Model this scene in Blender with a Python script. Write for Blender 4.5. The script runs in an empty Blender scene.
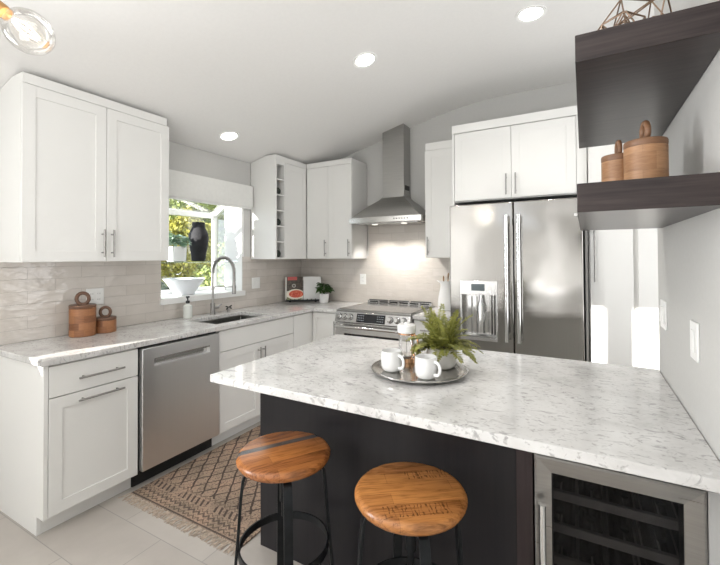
import bpy, bmesh, math, random
from mathutils import Vector, Matrix
random.seed(7)
sc = bpy.context.scene
COL = sc.collection
PI = math.pi
rnd = random.uniform

# ------------------------------------------------------------------ camera
YAW, PIT, ROL, FPX, PY = -0.5124, 0.0129, -0.0051, 397.19, 251.2
CAM = Vector((3.0082, -3.8785, 1.4281))
_fw = Vector((math.sin(YAW), math.cos(YAW), 0)); _ri = Vector((math.cos(YAW), -math.sin(YAW), 0)); _up = Vector((0, 0, 1))
F2 = _fw * math.cos(PIT) + _up * math.sin(PIT); U2 = _up * math.cos(PIT) - _fw * math.sin(PIT)
R3 = _ri * math.cos(ROL) + U2 * math.sin(ROL); U3 = U2 * math.cos(ROL) - _ri * math.sin(ROL)
cd = bpy.data.cameras.new('camera'); co = bpy.data.objects.new('camera', cd); COL.objects.link(co)
co.matrix_world = Matrix(((R3.x, U3.x, -F2.x, CAM.x), (R3.y, U3.y, -F2.y, CAM.y), (R3.z, U3.z, -F2.z, CAM.z), (0, 0, 0, 1)))
cd.sensor_width = 36.0; cd.lens = FPX / 720 * 36
cd.shift_y = -(282.5 - PY) / 720; cd.clip_start = 0.05
sc.camera = co

# ------------------------------------------------------------------ light, exposure
sc.view_settings.view_transform = 'Standard'; sc.view_settings.look = 'None'
sc.view_settings.exposure = 0.0; sc.view_settings.gamma = 1.0; sc.view_settings.use_curve_mapping = False
w = bpy.data.worlds.new('sky'); sc.world = w; w.use_nodes = True
bg = w.node_tree.nodes['Background']; bg.inputs[0].default_value = (.84, .91, 1, 1); bg.inputs[1].default_value = 3.2

def lamp(name, kind, loc, direction, energy, color=(1, 1, 1), **kw):
    d = bpy.data.lights.new(name, kind); d.energy = energy; d.color = color
    for k, v in kw.items(): setattr(d, k, v)
    o = bpy.data.objects.new(name, d); COL.objects.link(o); o.location = loc
    o.rotation_euler = Vector(direction).to_track_quat('-Z', 'Y').to_euler()
    return o
lamp('sun', 'SUN', (-2, -8, 6), (.29, 1, -.28), 20.0, (1, .96, .90), angle=math.radians(.5))
lamp('rear_fill', 'AREA', (.95, -5.3, 1.45), (0, 1, .05), 3, (.97, .98, 1), shape='RECTANGLE', size=.5, size_y=1.9)  # added fill in front of the solid rear wall, no window there
lamp('rear_fill', 'AREA', (2.58, -5.3, 1.45), (0, 1, .05), 2, (.97, .98, 1), shape='RECTANGLE', size=.3, size_y=1.9)  # second added rear fill, narrow so it streaks the fridge door
lamp('dining_fill', 'AREA', (.12, -4.4, 1.45), (1, -.36, 0), 96, (.97, .98, 1), shape='RECTANGLE', size=1.0, size_y=1.4)  # added fill to brighten the right wall, not a window
lamp('upward_fill', 'AREA', (2.35, -4.7, .84), (-.05, -.03, 1), 40, (.97, .98, 1), shape='RECTANGLE', size=1.7, size_y=1.1)  # added uplight standing in for bounce, brightens the ceiling
lamp('soft_fill', 'AREA', (2.1, -4.5, 2.72), (0, .35, -1), 8, (.98, .98, 1), shape='RECTANGLE', size=1.6, size_y=1.2)  # added overhead fill behind the camera, no fixture
lamp('hall_fill', 'AREA', (4.45, -1.25, 1.6), (-1, -.1, .12), 26, (.97, .98, 1), shape='RECTANGLE', size=.9, size_y=1.9)  # added fill from the hall side, the hall wall has no window
lamp('hall_light', 'AREA', (4.0, -2.6, 2.7), (0, .25, -1), 6, (1, .98, .95), shape='RECTANGLE', size=.7, size_y=2.0)

# ------------------------------------------------------------------ materials
class NT:
    def __init__(s, name):
        s.m = bpy.data.materials.new(name); s.m.use_nodes = True; s.t = s.m.node_tree
        s.b = s.t.nodes['Principled BSDF']
    def n(s, typ, **kw):
        x = s.t.nodes.new(typ)
        for k, v in kw.items(): setattr(x, k, v)
        return x
    def link(s, a, b): s.t.links.new(a, b)
    def put(s, sock, v):
        if hasattr(v, 'is_linked'): s.link(v, sock)
        elif isinstance(v, tuple) and sock.type == 'RGBA' and len(v) == 3: sock.default_value = (*v, 1)
        else: sock.default_value = v
    def obj(s): return s.n('ShaderNodeTexCoord').outputs['Object']
    def sep(s, v):
        x = s.n('ShaderNodeSeparateXYZ'); s.link(v, x.inputs[0]); return x.outputs
    def comb(s, a, b, c=0.0):
        x = s.n('ShaderNodeCombineXYZ'); s.put(x.inputs[0], a); s.put(x.inputs[1], b); s.put(x.inputs[2], c); return x.outputs[0]
    def math(s, op, a, b=0.0, c=0.0):
        x = s.n('ShaderNodeMath', operation=op); s.put(x.inputs[0], a); s.put(x.inputs[1], b); s.put(x.inputs[2], c); return x.outputs[0]
    def map(s, v, loc=(0, 0, 0), rot=(0, 0, 0), scale=(1, 1, 1)):
        x = s.n('ShaderNodeMapping'); s.link(v, x.inputs[0])
        x.inputs[1].default_value = loc; x.inputs[2].default_value = rot; x.inputs[3].default_value = scale; return x.outputs[0]
    def noise(s, v, scale, detail=3, rough=.5, dist=0.0):
        x = s.n('ShaderNodeTexNoise'); s.link(v, x.inputs['Vector']); x.inputs['Scale'].default_value = scale
        x.inputs['Detail'].default_value = detail; x.inputs['Roughness'].default_value = rough; x.inputs['Distortion'].default_value = dist
        return x.outputs['Fac']
    def ramp(s, f, stops, interp='LINEAR'):
        x = s.n('ShaderNodeValToRGB'); s.link(f, x.inputs[0]); cr = x.color_ramp; cr.interpolation = interp
        while len(cr.elements) < len(stops): cr.elements.new(.5)
        for e, (p, c) in zip(cr.elements, stops):
            e.position = p; e.color = (c, c, c, 1) if isinstance(c, (int, float)) else (*c, 1)
        return x.outputs[0]
    def mix(s, f, a, b, mode='MIX'):
        x = s.n('ShaderNodeMix', data_type='RGBA', blend_type=mode); s.put(x.inputs[0], f); s.put(x.inputs[6], a); s.put(x.inputs[7], b); return x.outputs[2]
    def brick(s, v, c1, c2, mortar, bw, rh, ms, off=.5, bias=0.0, smooth=.1):
        x = s.n('ShaderNodeTexBrick', offset=off); s.link(v, x.inputs['Vector'])
        s.put(x.inputs['Color1'], c1); s.put(x.inputs['Color2'], c2); s.put(x.inputs['Mortar'], mortar)
        x.inputs['Scale'].default_value = 1; x.inputs['Mortar Size'].default_value = ms; x.inputs['Mortar Smooth'].default_value = smooth
        x.inputs['Bias'].default_value = bias; x.inputs['Brick Width'].default_value = bw; x.inputs['Row Height'].default_value = rh
        return x.outputs
    def bump(s, h, strength=.2, dist=.002):
        x = s.n('ShaderNodeBump'); s.link(h, x.inputs['Height']); x.inputs['Strength'].default_value = strength
        x.inputs['Distance'].default_value = dist; s.link(x.outputs[0], s.b.inputs['Normal'])
    def set(s, col=None, rough=None, metal=None, **kw):
        if col is not None: s.put(s.b.inputs['Base Color'], col)
        if rough is not None: s.put(s.b.inputs['Roughness'], rough)
        if metal is not None: s.b.inputs['Metallic'].default_value = metal
        for k, v in kw.items(): s.put(s.b.inputs[k], v)
        return s.m

def plain(name, col, rough=.5, metal=0.0, nscale=0, namt=.06, bump=0.0, **kw):
    g = NT(name); c = col
    if nscale:
        f = g.noise(g.obj(), nscale, 3)
        lo = tuple(max(0, x * (1 - namt)) for x in col); hi = tuple(min(1, x * (1 + namt)) for x in col)
        c = g.ramp(f, [(.3, lo), (.7, hi)])
        if bump: g.bump(f, bump, .001)
    return g.set(c, rough, metal, **kw)

PAINT = plain('wall_paint', (.56, .555, .535), .75, nscale=60, namt=.015, bump=.05)
CEIL = plain('ceiling_paint', (.84, .83, .81), .85, nscale=50, namt=.01, bump=.05)
WHITE = plain('cabinet_lacquer', (.80, .795, .77), .38, nscale=3, namt=.012)
TRIMW = plain('white_trim', (.86, .86, .84), .4, nscale=4, namt=.01)
SHADE = plain('blind_fabric', (.80, .80, .77), .8, nscale=40, namt=.02)
CERAM = plain('white_ceramic', (.86, .86, .85), .18, nscale=6, namt=.01)
BOWLM = plain('glazed_bowl', (.82, .84, .87), .2, nscale=6, namt=.02)
PLATE = plain('switch_plastic', (.85, .85, .83), .35, nscale=6, namt=.01)
BLACKM = plain('black_metal', (.012, .014, .016), .38, .6, nscale=30, namt=.3, bump=.05)
BLACKP = plain('black_plastic', (.015, .015, .016), .45, nscale=20, namt=.2)
DARKIN = plain('dark_recess', (.02, .02, .02), .6, nscale=20, namt=.2)
SCREEN = plain('display_glass', (.012, .013, .016), .08, nscale=10, namt=.2)
CHROME = plain('chrome', (.72, .72, .71), .12, 1.0, nscale=4, namt=.03)
NICKEL = plain('brushed_nickel', (.36, .35, .335), .3, 1.0, nscale=60, namt=.08)
BRASS = plain('aged_brass', (.40, .22, .085), .3, 1.0, nscale=20, namt=.15)
COPPER = plain('copper', (.72, .42, .24), .22, 1.0, nscale=20, namt=.1)
WIRE = plain('bronze_wire', (.30, .21, .15), .4, 1.0, nscale=20, namt=.2)
IRON = plain('cast_iron', (.03, .03, .032), .55, .3, nscale=60, namt=.25, bump=.2)
VASEM = plain('matte_black_ceramic', (.02, .02, .023), .9, nscale=14, namt=.3, bump=.3)
SOIL = plain('soil', (.05, .035, .025), .9, nscale=60, namt=.4, bump=.5)
PAPER = plain('paper', (.80, .80, .79), .7, nscale=8, namt=.02)
BOTTLE = plain('dark_bottle_glass', (.012, .02, .014), .08, nscale=8, namt=.2)
SOAP = plain('milky_soap', (.72, .74, .70), .15, nscale=10, namt=.04)
GROUT = plain('tile_edge', (.55, .52, .48), .4, nscale=20, namt=.04)
PEACH = plain('beige_utensil_wood', (.42, .25, .14), .6, nscale=40, namt=.2)

def emit(name, col, strength):
    g = NT(name); return g.set(col, .4, **{'Emission Color': col, 'Emission Strength': strength})
LEDM = emit('lit_lens', (1, .97, .92), 9.0)
HLENS = emit('hood_lens', (1, .95, .88), 1.2)
FILA = emit('glowing_filament', (1, .90, .74), 4.0)

def glass(name, col=(1, 1, 1), rough=0.0, ior=1.45):
    g = NT(name); return g.set(col, rough, **{'Transmission Weight': 1.0, 'IOR': ior})
GLASS = glass('clear_glass'); 
def thin_glass(name, tint=(1, 1, 1), ref=.08):
    g = NT(name); g.t.nodes.remove(g.b)
    tr = g.n('ShaderNodeBsdfTransparent'); tr.inputs[0].default_value = (*tint, 1)
    gl = g.n('ShaderNodeBsdfGlossy'); gl.inputs['Roughness'].default_value = .02
    lw = g.n('ShaderNodeLayerWeight'); lw.inputs[0].default_value = .3
    f = g.math('ADD', g.math('MULTIPLY', lw.outputs['Fresnel'], ref * 5), ref * .3)
    mx = g.n('ShaderNodeMixShader'); g.link(f, mx.inputs[0]); g.link(tr.outputs[0], mx.inputs[1]); g.link(gl.outputs[0], mx.inputs[2])
    g.link(mx.outputs[0], g.t.nodes['Material Output'].inputs[0]); return g.m
PANE = thin_glass('window_glass'); BULBG = thin_glass('bulb_glass', (.97, .96, .94), .12)
TINT = thin_glass('smoked_glass', (.50, .50, .51), .03)

def tile_mat(name, ax):
    g = NT(name); o = g.sep(g.obj()); v = g.comb(o[ax], g.math('ADD', o[2], -.914))
    b = g.brick(v, (.60, .555, .505), (.68, .635, .59), (.50, .465, .43), .305, .0762, .0016, .5)
    nz = g.noise(g.obj(), 9, 2)
    col = g.mix(.25, b[0], g.ramp(nz, [(.3, (.52, .48, .43)), (.7, (.68, .63, .58))]))
    h = g.math('ADD', g.math('MULTIPLY', b[1], -1.3), g.math('MULTIPLY', g.noise(g.map(g.obj(), scale=(1, 1, 2.4)), 11, 2), 1.6))
    g.bump(h, .55, .005)
    return g.set(col, .1)
TILE_L = tile_mat('glazed_tile_side', 1); TILE_B = tile_mat('glazed_tile_rear', 0)

def quartz():
    g = NT('veined_quartz'); v = g.obj()
    base = g.ramp(g.noise(v, 5, 5, .6, .4), [(.3, (.52, .51, .495)), (.5, (.66, .65, .635)), (.75, (.74, .735, .72))])
    vein = g.ramp(g.noise(g.map(v, rot=(0, 0, .6), scale=(1, 2.2, 1)), 17, 4, .6, 1.6), [(.57, 0.0), (.66, 1.0)])
    c = g.mix(g.math('MULTIPLY', vein, .68), base, (.28, .27, .27))
    fl = g.ramp(g.noise(g.map(v, scale=(1, 1.5, 1)), 48, 3, .6, .8), [(.58, 0.0), (.68, 1.0)])
    c = g.mix(g.math('MULTIPLY', fl, .7), c, (.33, .315, .305))
    wl = g.ramp(g.noise(v, 30, 2), [(.66, 0.0), (.75, 1.0)])
    c = g.mix(g.math('MULTIPLY', wl, .5), c, (.86, .86, .85))
    return g.set(c, .13)
QUARTZ = quartz()

def stainless(name, axis_scale, wav=.0, col=(.60, .595, .585), rough=.24, wscale=3.0, grain=1.0):
    g = NT(name); v = g.obj()
    n = g.noise(g.map(v, scale=axis_scale), 1.0, 2)
    c = g.ramp(n, [(.35, tuple(x * (1 - .06 * grain) for x in col)), (.65, tuple(x * (1 + .04 * grain) for x in col))])
    r = g.math('ADD', g.math('MULTIPLY', n, .12 * grain), rough - .06 * grain)
    h = n
    if wav:
        h = g.math('MULTIPLY', g.noise(v, wscale, 1, .4), wav)
        g.bump(h, 1.0, .05)
    else: g.bump(h, .03, .0005)
    return g.set(c, r, 1.0)
STEEL_V = stainless('brushed_steel', (4, 4, 220))          # horizontal grain
STEEL_F = stainless('fridge_steel', (220, 220, 3), .16, (.33, .318, .30), .14, 3.4, .4)
STEEL_D = stainless('dishwasher_steel', (220, 220, 3), .05, (.84, .84, .84), .38, 2.0, .15)
STEEL_H = stainless('hood_steel', (4, 4, 160), 0, (.40, .395, .38), .3)
COOLF = stainless('cooler_steel', (4, 4, 200), 0, (.34, .33, .315), .3)
STEEL_S = stainless('sink_steel', (60, 60, 60), 0, (.36, .355, .34), .32)
TRAYM = stainless('pewter_tray', (40, 40, 40), .05, (.55, .54, .52), .16, 8)

def dark_wood(name, c0, c1, rough=.34, axis=(3, 60, 60)):
    g = NT(name); v = g.obj()
    n = g.noise(g.map(v, scale=axis), 1.0, 4, .6, .6)
    c = g.ramp(n, [(.3, c0), (.7, c1)]); g.bump(n, .12, .001)
    return g.set(c, rough, **{'Specular IOR Level': .32})
ESPRESSO = dark_wood('espresso_panel', (.0095, .0085, .0105), (.015, .013, .0145), .40, (40, 40, 2))
SHELFW = dark_wood('walnut_shelf', (.020, .0145, .0145), (.048, .036, .034), .3, (4, 70, 70))
STILEW = dark_wood('brown_stile', (.030, .020, .021), (.042, .029, .029), .45, (60, 60, 3))

def stave(name, c1, c2, cm, wid=.055, row=.045):
    g = NT(name); o = g.sep(g.obj())
    ang = g.math('MULTIPLY', g.math('ARCTAN2', o[1], o[0]), .075)
    v = g.comb(ang, o[2])
    b = g.brick(v, c1, c2, tuple(x * .6 for x in c1), wid, row, .0006, .5, .0)
    gr = g.noise(g.map(v, scale=(20, 170, 1)), 1.0, 4, .6, .5)
    c = g.mix(.35, b[0], g.ramp(gr, [(.25, tuple(x * .5 for x in c2)), (.7, cm)]), 'MIX')
    g.bump(gr, .1, .0008)
    return g.set(c, .45)
ACACIA = stave('acacia_blocks', (.46, .20, .085), (.13, .045, .018), (.38, .17, .075))
ACACIA_T = stave('acacia_lid', (.19, .095, .055), (.12, .062, .036), (.17, .09, .055), .3, .3)
BAMBOO = stave('pale_acacia_blocks', (.46, .25, .125), (.30, .145, .065), (.48, .27, .14), .09, .05)
BAMBOO_T = stave('pale_acacia_lid', (.24, .12, .06), (.18, .085, .042), (.24, .125, .065), .3, .3)

def seat_mat(name, ang, c1, c2, cm, stripe):
    g = NT(name); v = g.map(g.obj(), rot=(0, 0, -ang)); o = g.sep(v)
    b = g.brick(g.map(v, loc=(.07, .021, 0)), c1, c2, tuple(x * .35 for x in c2), .33, .058, .0007, .37, 0)
    gr = g.noise(g.map(v, scale=(9, 110, 110)), 1.0, 5, .62, .8)
    c = g.mix(.45, b[0], g.ramp(gr, [(.32, tuple(x * .3 for x in c2)), (.52, cm), (.70, tuple(min(1, x * 1.35) for x in cm))]))
    blot = g.ramp(g.noise(g.map(v, scale=(6, 20, 20)), 1.0, 4, .6, .3), [(.56, 0.0), (.72, 1.0)])
    c = g.mix(g.math('MULTIPLY', blot, .6), c, tuple(x * .3 for x in c2))
    if stripe == 'dark':        # one grey, nearly black plank
        d = g.math('ABSOLUTE', g.math('ADD', o[1], -.052))
        k = g.ramp(g.math('ADD', d, g.math('MULTIPLY', g.noise(g.map(v, scale=(5, 30, 1)), 1.0, 2), .012)), [(.019, 1.0), (.026, 0.0)])
        c = g.mix(k, c, g.ramp(gr, [(.3, (.030, .026, .024)), (.7, (.16, .13, .11))]))
    else:                       # worn stencil strokes from an old crate
        st = g.math('SINE', g.math('ADD', g.math('MULTIPLY', o[0], 470), g.math('MULTIPLY', g.noise(g.map(v, scale=(60, 25, 1)), 1.0, 2), 15)))
        st = g.ramp(st, [(.35, 0.0), (.7, 1.0)])
        def win(a, lo, hi): return g.math('MULTIPLY', g.math('GREATER_THAN', a, lo), g.math('LESS_THAN', a, hi))
        m1 = g.math('MULTIPLY', win(o[0], .0, .165), win(o[1], .052, .100))
        m2 = g.math('MULTIPLY', win(o[0], -.11, .10), win(o[1], -.140, -.085))
        wear = g.ramp(g.noise(v, 70, 3), [(.40, 0.0), (.58, 1.0)])
        k = g.math('MULTIPLY', g.math('MULTIPLY', g.math('ADD', m1, m2), st), g.math('ADD', g.math('MULTIPLY', wear, .6), .12))
        c = g.mix(k, c, (.045, .016, .006))
    g.bump(gr, .12, .001)
    return g.set(c, .27)
SEAT_A = seat_mat('reclaimed_mango_dark', math.radians(58), (.50, .185, .045), (.17, .05, .015), (.46, .175, .05), 'dark')
SEAT_B = seat_mat('reclaimed_mango_pale', math.radians(36), (.52, .215, .058), (.24, .08, .02), (.52, .225, .066), 'stencil')

def floor_mat():
    g = NT('stone_floor_tile'); v = g.map(g.obj(), loc=(-1.13, 2.608 + .305 * 4, 0))
    b = g.brick(v, (.42, .385, .35), (.50, .465, .425), (.30, .28, .26), .61, .305, .0022, .5)
    n = g.ramp(g.noise(g.obj(), 3.5, 5, .6, .5), [(.3, (.40, .365, .33)), (.7, (.54, .50, .455))])
    c = g.mix(.45, b[0], n)
    c = g.mix(g.math('MULTIPLY', b[1], .8), c, (.30, .28, .26))
    g.bump(g.math('MULTIPLY', b[1], -1.0), .3, .001)
    return g.set(c, .38)
FLOORM = floor_mat()

def rug_mat():
    g = NT('woven_rug'); v = g.obj(); o = g.sep(v); x, y = o[0], o[1]
    jit = g.math('MULTIPLY', g.math('ADD', g.noise(v, 16, 3), -.5), .34)
    u = g.math('ADD', g.math('ADD', g.math('MULTIPLY', x, 10.2), g.math('MULTIPLY', y, 7.4)), jit)
    q = g.math('ADD', g.math('SUBTRACT', g.math('MULTIPLY', x, 10.2), g.math('MULTIPLY', y, 7.4)), jit)
    def line(a, wd):
        d = g.math('ABSOLUTE', g.math('SUBTRACT', g.math('FRACT', a), .5)); return g.math('LESS_THAN', d, wd)
    lat = g.math('MAXIMUM', line(u, .075), line(q, .06))
    inner = g.math('MAXIMUM', line(g.math('ADD', u, .5), .03), line(g.math('ADD', q, .5), .03))
    fld = g.math('GREATER_THAN', y, -2.255)
    sp = g.noise(v, 95, 3, .7); spk = g.ramp(sp, [(.50, 0.0), (.62, 1.0)])
    blot = g.noise(v, 6, 3)
    base = g.ramp(blot, [(.3, (.27, .205, .15)), (.5, (.38, .275, .20)), (.7, (.47, .315, .225))])
    c = g.mix(g.math('MULTIPLY', spk, .75), base, (.11, .08, .066))
    c = g.mix(g.math('MULTIPLY', g.math('MULTIPLY', inner, fld), g.math('MULTIPLY', spk, .8)), c, (.06, .042, .036))
    c = g.mix(g.math('MULTIPLY', g.math('MULTIPLY', lat, fld), .88), c, (.040, .026, .022))
    # border bands with tick motifs
    def band(lo, hi): return g.math('MULTIPLY', g.math('GREATER_THAN', y, lo), g.math('LESS_THAN', y, hi))
    tick = line(g.math('ADD', g.math('MULTIPLY', x, 26), g.math('MULTIPLY', y, 14)), .2)
    brk = g.math('LESS_THAN', g.math('FRACT', g.math('MULTIPLY', x, 3.4)), .78)
    t1 = g.math('MULTIPLY', g.math('MULTIPLY', band(-2.338, -2.285), tick), brk)
    c = g.mix(g.math('MULTIPLY', t1, .85), c, (.045, .03, .026))
    zz = g.math('ADD', g.math('MULTIPLY', g.math('PINGPONG', g.math('MULTIPLY', x, 1), .02), 1.0), y)
    for lo, hi, k in ((-2.39, -2.375, .75), (-2.36, -2.353, .6), (-2.425, -2.415, .7), (-2.273, -2.264, .6)):
        bb = g.math('MULTIPLY', g.math('GREATER_THAN', zz, lo + .01), g.math('LESS_THAN', zz, hi + .01))
        c = g.mix(g.math('MULTIPLY', bb, k), c, (.05, .036, .03))
    c = g.mix(g.math('MULTIPLY', band(-2.452, -2.44), .8), c, (.03, .022, .02))
    g.bump(sp, .5, .003)
    return g.set(c, .95)
RUGM = rug_mat(); FRINGE = plain('rug_fringe_cotton', (.50, .41, .33), .95, nscale=60, namt=.25)

def leaf_mat(name, c0, c1, rough=.5, scale=9):
    g = NT(name); n = g.noise(g.obj(), scale, 5, .75)
    return g.set(g.ramp(n, [(.3, c0), (.7, c1)]), rough, **{'Subsurface Weight': 0.0})
FERN = leaf_mat('fern_leaf', (.10, .12, .02), (.40, .39, .09), .5, 30)
BASIL = leaf_mat('basil_leaf', (.022, .060, .012), (.07, .16, .035), .4, 40)
SUCC = leaf_mat('succulent_leaf', (.16, .30, .20), (.42, .56, .42), .5, 30)
LEAF_G = leaf_mat('shrub_green', (.025, .05, .01), (.36, .43, .10), .5, 14)
LEAF_Y = leaf_mat('shrub_gold', (.07, .08, .012), (.52, .48, .085), .5, 14)
LEAF_D = leaf_mat('shrub_dark', (.015, .04, .02), (.20, .26, .14), .5, 16)
BARK = plain('bark', (.10, .07, .05), .9, nscale=20, namt=.3, bump=.4)
GRASS = plain('garden_soil_grass', (.13, .16, .05), .95, nscale=8, namt=.4, bump=.3)
SIDING = plain('pale_siding', (.70, .70, .68), .7, nscale=10, namt=.04)
SLATE = plain('grey_roofing', (.12, .12, .13), .8, nscale=20, namt=.2)

# ------------------------------------------------------------------ mesh helpers
def B(): return bmesh.new()
def box(bm, x0, x1, y0, y1, z0, z1):
    if x0 > x1: x0, x1 = x1, x0
    if y0 > y1: y0, y1 = y1, y0
    if z0 > z1: z0, z1 = z1, z0
    v = [bm.verts.new((x, y, z)) for x in (x0, x1) for y in (y0, y1) for z in (z0, z1)]
    for f in ((0, 1, 3, 2), (4, 6, 7, 5), (0, 4, 5, 1), (2, 3, 7, 6), (0, 2, 6, 4), (1, 5, 7, 3)): bm.faces.new([v[i] for i in f])
    return bm
def frame_of(d):
    d = Vector(d).normalized(); a = Vector((0, 0, 1)) if abs(d.z) < .9 else Vector((1, 0, 0))
    u = d.cross(a).normalized(); return u, u.cross(d).normalized(), d
def tube(bm, pts, r, seg=8, closed=False, cap=True, flat=1.0):
    pts = [Vector(p) for p in pts]; n = len(pts); rings = []
    up = None
    for i, p in enumerate(pts):
        if closed: t = pts[(i + 1) % n] - pts[i - 1]
        else: t = pts[min(i + 1, n - 1)] - pts[max(i - 1, 0)]
        t.normalize()
        if up is None: u, v, _ = frame_of(t)
        else:
            v = up - t * up.dot(t); v.normalize(); u = t.cross(v).normalized()
        up = v
        rr = r[i] if isinstance(r, (list, tuple)) else r
        rings.append([bm.verts.new(p + (u * math.cos(a) + v * math.sin(a) * flat) * rr) for a in [2 * PI * k / seg for k in range(seg)]])
    m = n if closed else n - 1
    for i in range(m):
        A, Bb = rings[i], rings[(i + 1) % n]
        for k in range(seg): bm.faces.new((A[k], A[(k + 1) % seg], Bb[(k + 1) % seg], Bb[k]))
    if cap and not closed:
        bm.faces.new(rings[0][::-1]); bm.faces.new(rings[-1])
    return bm
def cyl(bm, p0, p1, r, r1=None, seg=20):
    return tube(bm, [p0, p1], [r, r if r1 is None else r1], seg)
def lathe(bm, prof, c=(0, 0, 0), axis=(0, 0, 1), seg=40, closed=False):
    c = Vector(c); u, v, d = frame_of(axis)
    rings = []
    for r, h in prof:
        if r < 1e-6: rings.append([bm.verts.new(c + d * h)])
        else: rings.append([bm.verts.new(c + d * h + (u * math.cos(2 * PI * k / seg) + v * math.sin(2 * PI * k / seg)) * r) for k in range(seg)])
    R = list(zip(rings[:-1], rings[1:])) + ([(rings[-1], rings[0])] if closed else [])
    for a, b in R:
        for k in range(seg):
            k2 = (k + 1) % seg
            if len(a) == 1 and len(b) == 1: continue
            if len(a) == 1: bm.faces.new((a[0], b[k2], b[k]))
            elif len(b) == 1: bm.faces.new((a[k], a[k2], b[0]))
            else: bm.faces.new((a[k], a[k2], b[k2], b[k]))
    return bm
def slab(bm, xs, ys, inside, c0, c1, mp=lambda a, b, c: (a, b, c)):
    """solid plate over grid cells where inside(mid) holds; mp maps (a, b, thickness) to xyz"""
    vs = {}
    def V(i, j, c):
        k = (i, j, c)
        if k not in vs: vs[k] = bm.verts.new(mp(xs[i], ys[j], c1 if c else c0))
        return vs[k]
    on = {(i, j) for i in range(len(xs) - 1) for j in range(len(ys) - 1) if inside((xs[i] + xs[i + 1]) / 2, (ys[j] + ys[j + 1]) / 2)}
    for i, j in on:
        bm.faces.new([V(i, j, 1), V(i + 1, j, 1), V(i + 1, j + 1, 1), V(i, j + 1, 1)])
        bm.faces.new([V(i, j, 0), V(i, j + 1, 0), V(i + 1, j + 1, 0), V(i + 1, j, 0)])
        for (di, dj, a, b) in ((-1, 0, (i, j + 1), (i, j)), (1, 0, (i + 1, j), (i + 1, j + 1)), (0, -1, (i, j), (i + 1, j)), (0, 1, (i + 1, j + 1), (i, j + 1))):
            if (i + di, j + dj) not in on: bm.faces.new([V(*a, 0), V(*b, 0), V(*b, 1), V(*a, 1)])
    return bm
def prism(bm, poly, c0, c1, mp):
    a = [bm.verts.new(mp(p, q, c0)) for p, q in poly]; b = [bm.verts.new(mp(p, q, c1)) for p, q in poly]
    bm.faces.new(a[::-1]); bm.faces.new(b)
    for i in range(len(poly)): j = (i + 1) % len(poly); bm.faces.new((a[i], a[j], b[j], b[i]))
    return bm
MX = lambda a, b, c: (c, a, b)      # plate facing x: (y, z) by thickness in x
MY = lambda a, b, c: (a, c, b)      # plate facing y: (x, z) by thickness in y

ROOT = {}
def link_mesh(name, bm, mat, loc, bevel=0, smooth=True, seg=2):
    bmesh.ops.recalc_face_normals(bm, faces=bm.faces)
    if loc.length > 0: bmesh.ops.translate(bm, verts=bm.verts, vec=-loc)
    me = bpy.data.meshes.new(name); bm.to_mesh(me); bm.free()
    o = bpy.data.objects.new(name, me); COL.objects.link(o); me.materials.append(mat)
    if smooth:
        for p in me.polygons: p.use_smooth = True
        me.set_sharp_from_angle(angle=math.radians(38))
    if bevel:
        md = o.modifiers.new('bevel', 'BEVEL'); md.width = bevel; md.segments = seg; md.limit_method = 'ANGLE'; md.angle_limit = math.radians(40)
        md.harden_normals = False
    return o
def tag(o, label, cat, group=None):
    o['label'] = label; o['category'] = cat
    if group: o['group'] = group
    return o
def thing(name, label, cat, loc, group=None):
    o = bpy.data.objects.new(name, None); COL.objects.link(o); o.empty_display_size = .05
    o.location = loc; ROOT[o] = Vector(loc); return tag(o, label, cat, group)
def part(name, bm, mat, parent, label=None, bevel=0, smooth=True, kind=None):
    L = ROOT[parent]; o = link_mesh(name, bm, mat, L, bevel, smooth); o.parent = parent; ROOT[o] = L
    if label: o['label'] = label
    if kind: o['kind'] = kind
    return o
def single(name, label, cat, bm, mat, loc=(0, 0, 0), bevel=0, group=None, smooth=True):
    o = link_mesh(name, bm, mat, Vector(loc), bevel, smooth); o.location = loc; ROOT[o] = Vector(loc); return tag(o, label, cat, group)
def struct(name, bm, mat, bevel=0, smooth=True, parent=None):
    if parent: return part(name, bm, mat, parent, None, bevel, smooth)
    o = link_mesh(name, bm, mat, Vector((0, 0, 0)), bevel, smooth); o['kind'] = 'structure'; ROOT[o] = Vector((0, 0, 0)); return o

# ------------------------------------------------------------------ room shell
XR, YR = 3.3, -5.4
def cz(x): return min(2.405 + .254 * x, 2.925)
struct('floor', box(B(), -.15, 4.75, YR - .15, .15, -.1, 0), FLOORM)
# ceiling: slope from the window wall easing into a flat part
def ceil_prof():
    pts = [(-.15, cz(-.15))]
    for i in range(11):
        x = 1.62 + .8 * i / 10; t = i / 10
        z0, z1, z2 = cz(1.62), 2.405 + .254 * 2.03, 2.925
        pts.append((x, (1 - t) ** 2 * z0 + 2 * t * (1 - t) * z1 + t * t * z2))
    pts.append((4.75, 2.925)); return pts
cp = ceil_prof()
def ceil_z(x):
    for (a, za), (b, zb) in zip(cp[:-1], cp[1:]):
        if a <= x <= b: return za + (zb - za) * (x - a) / (b - a)
    return 2.925
struct('ceiling', prism(B(), cp + [(4.75, 3.1), (-.15, 3.1)], YR - .15, .15, MY), CEIL)
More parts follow.
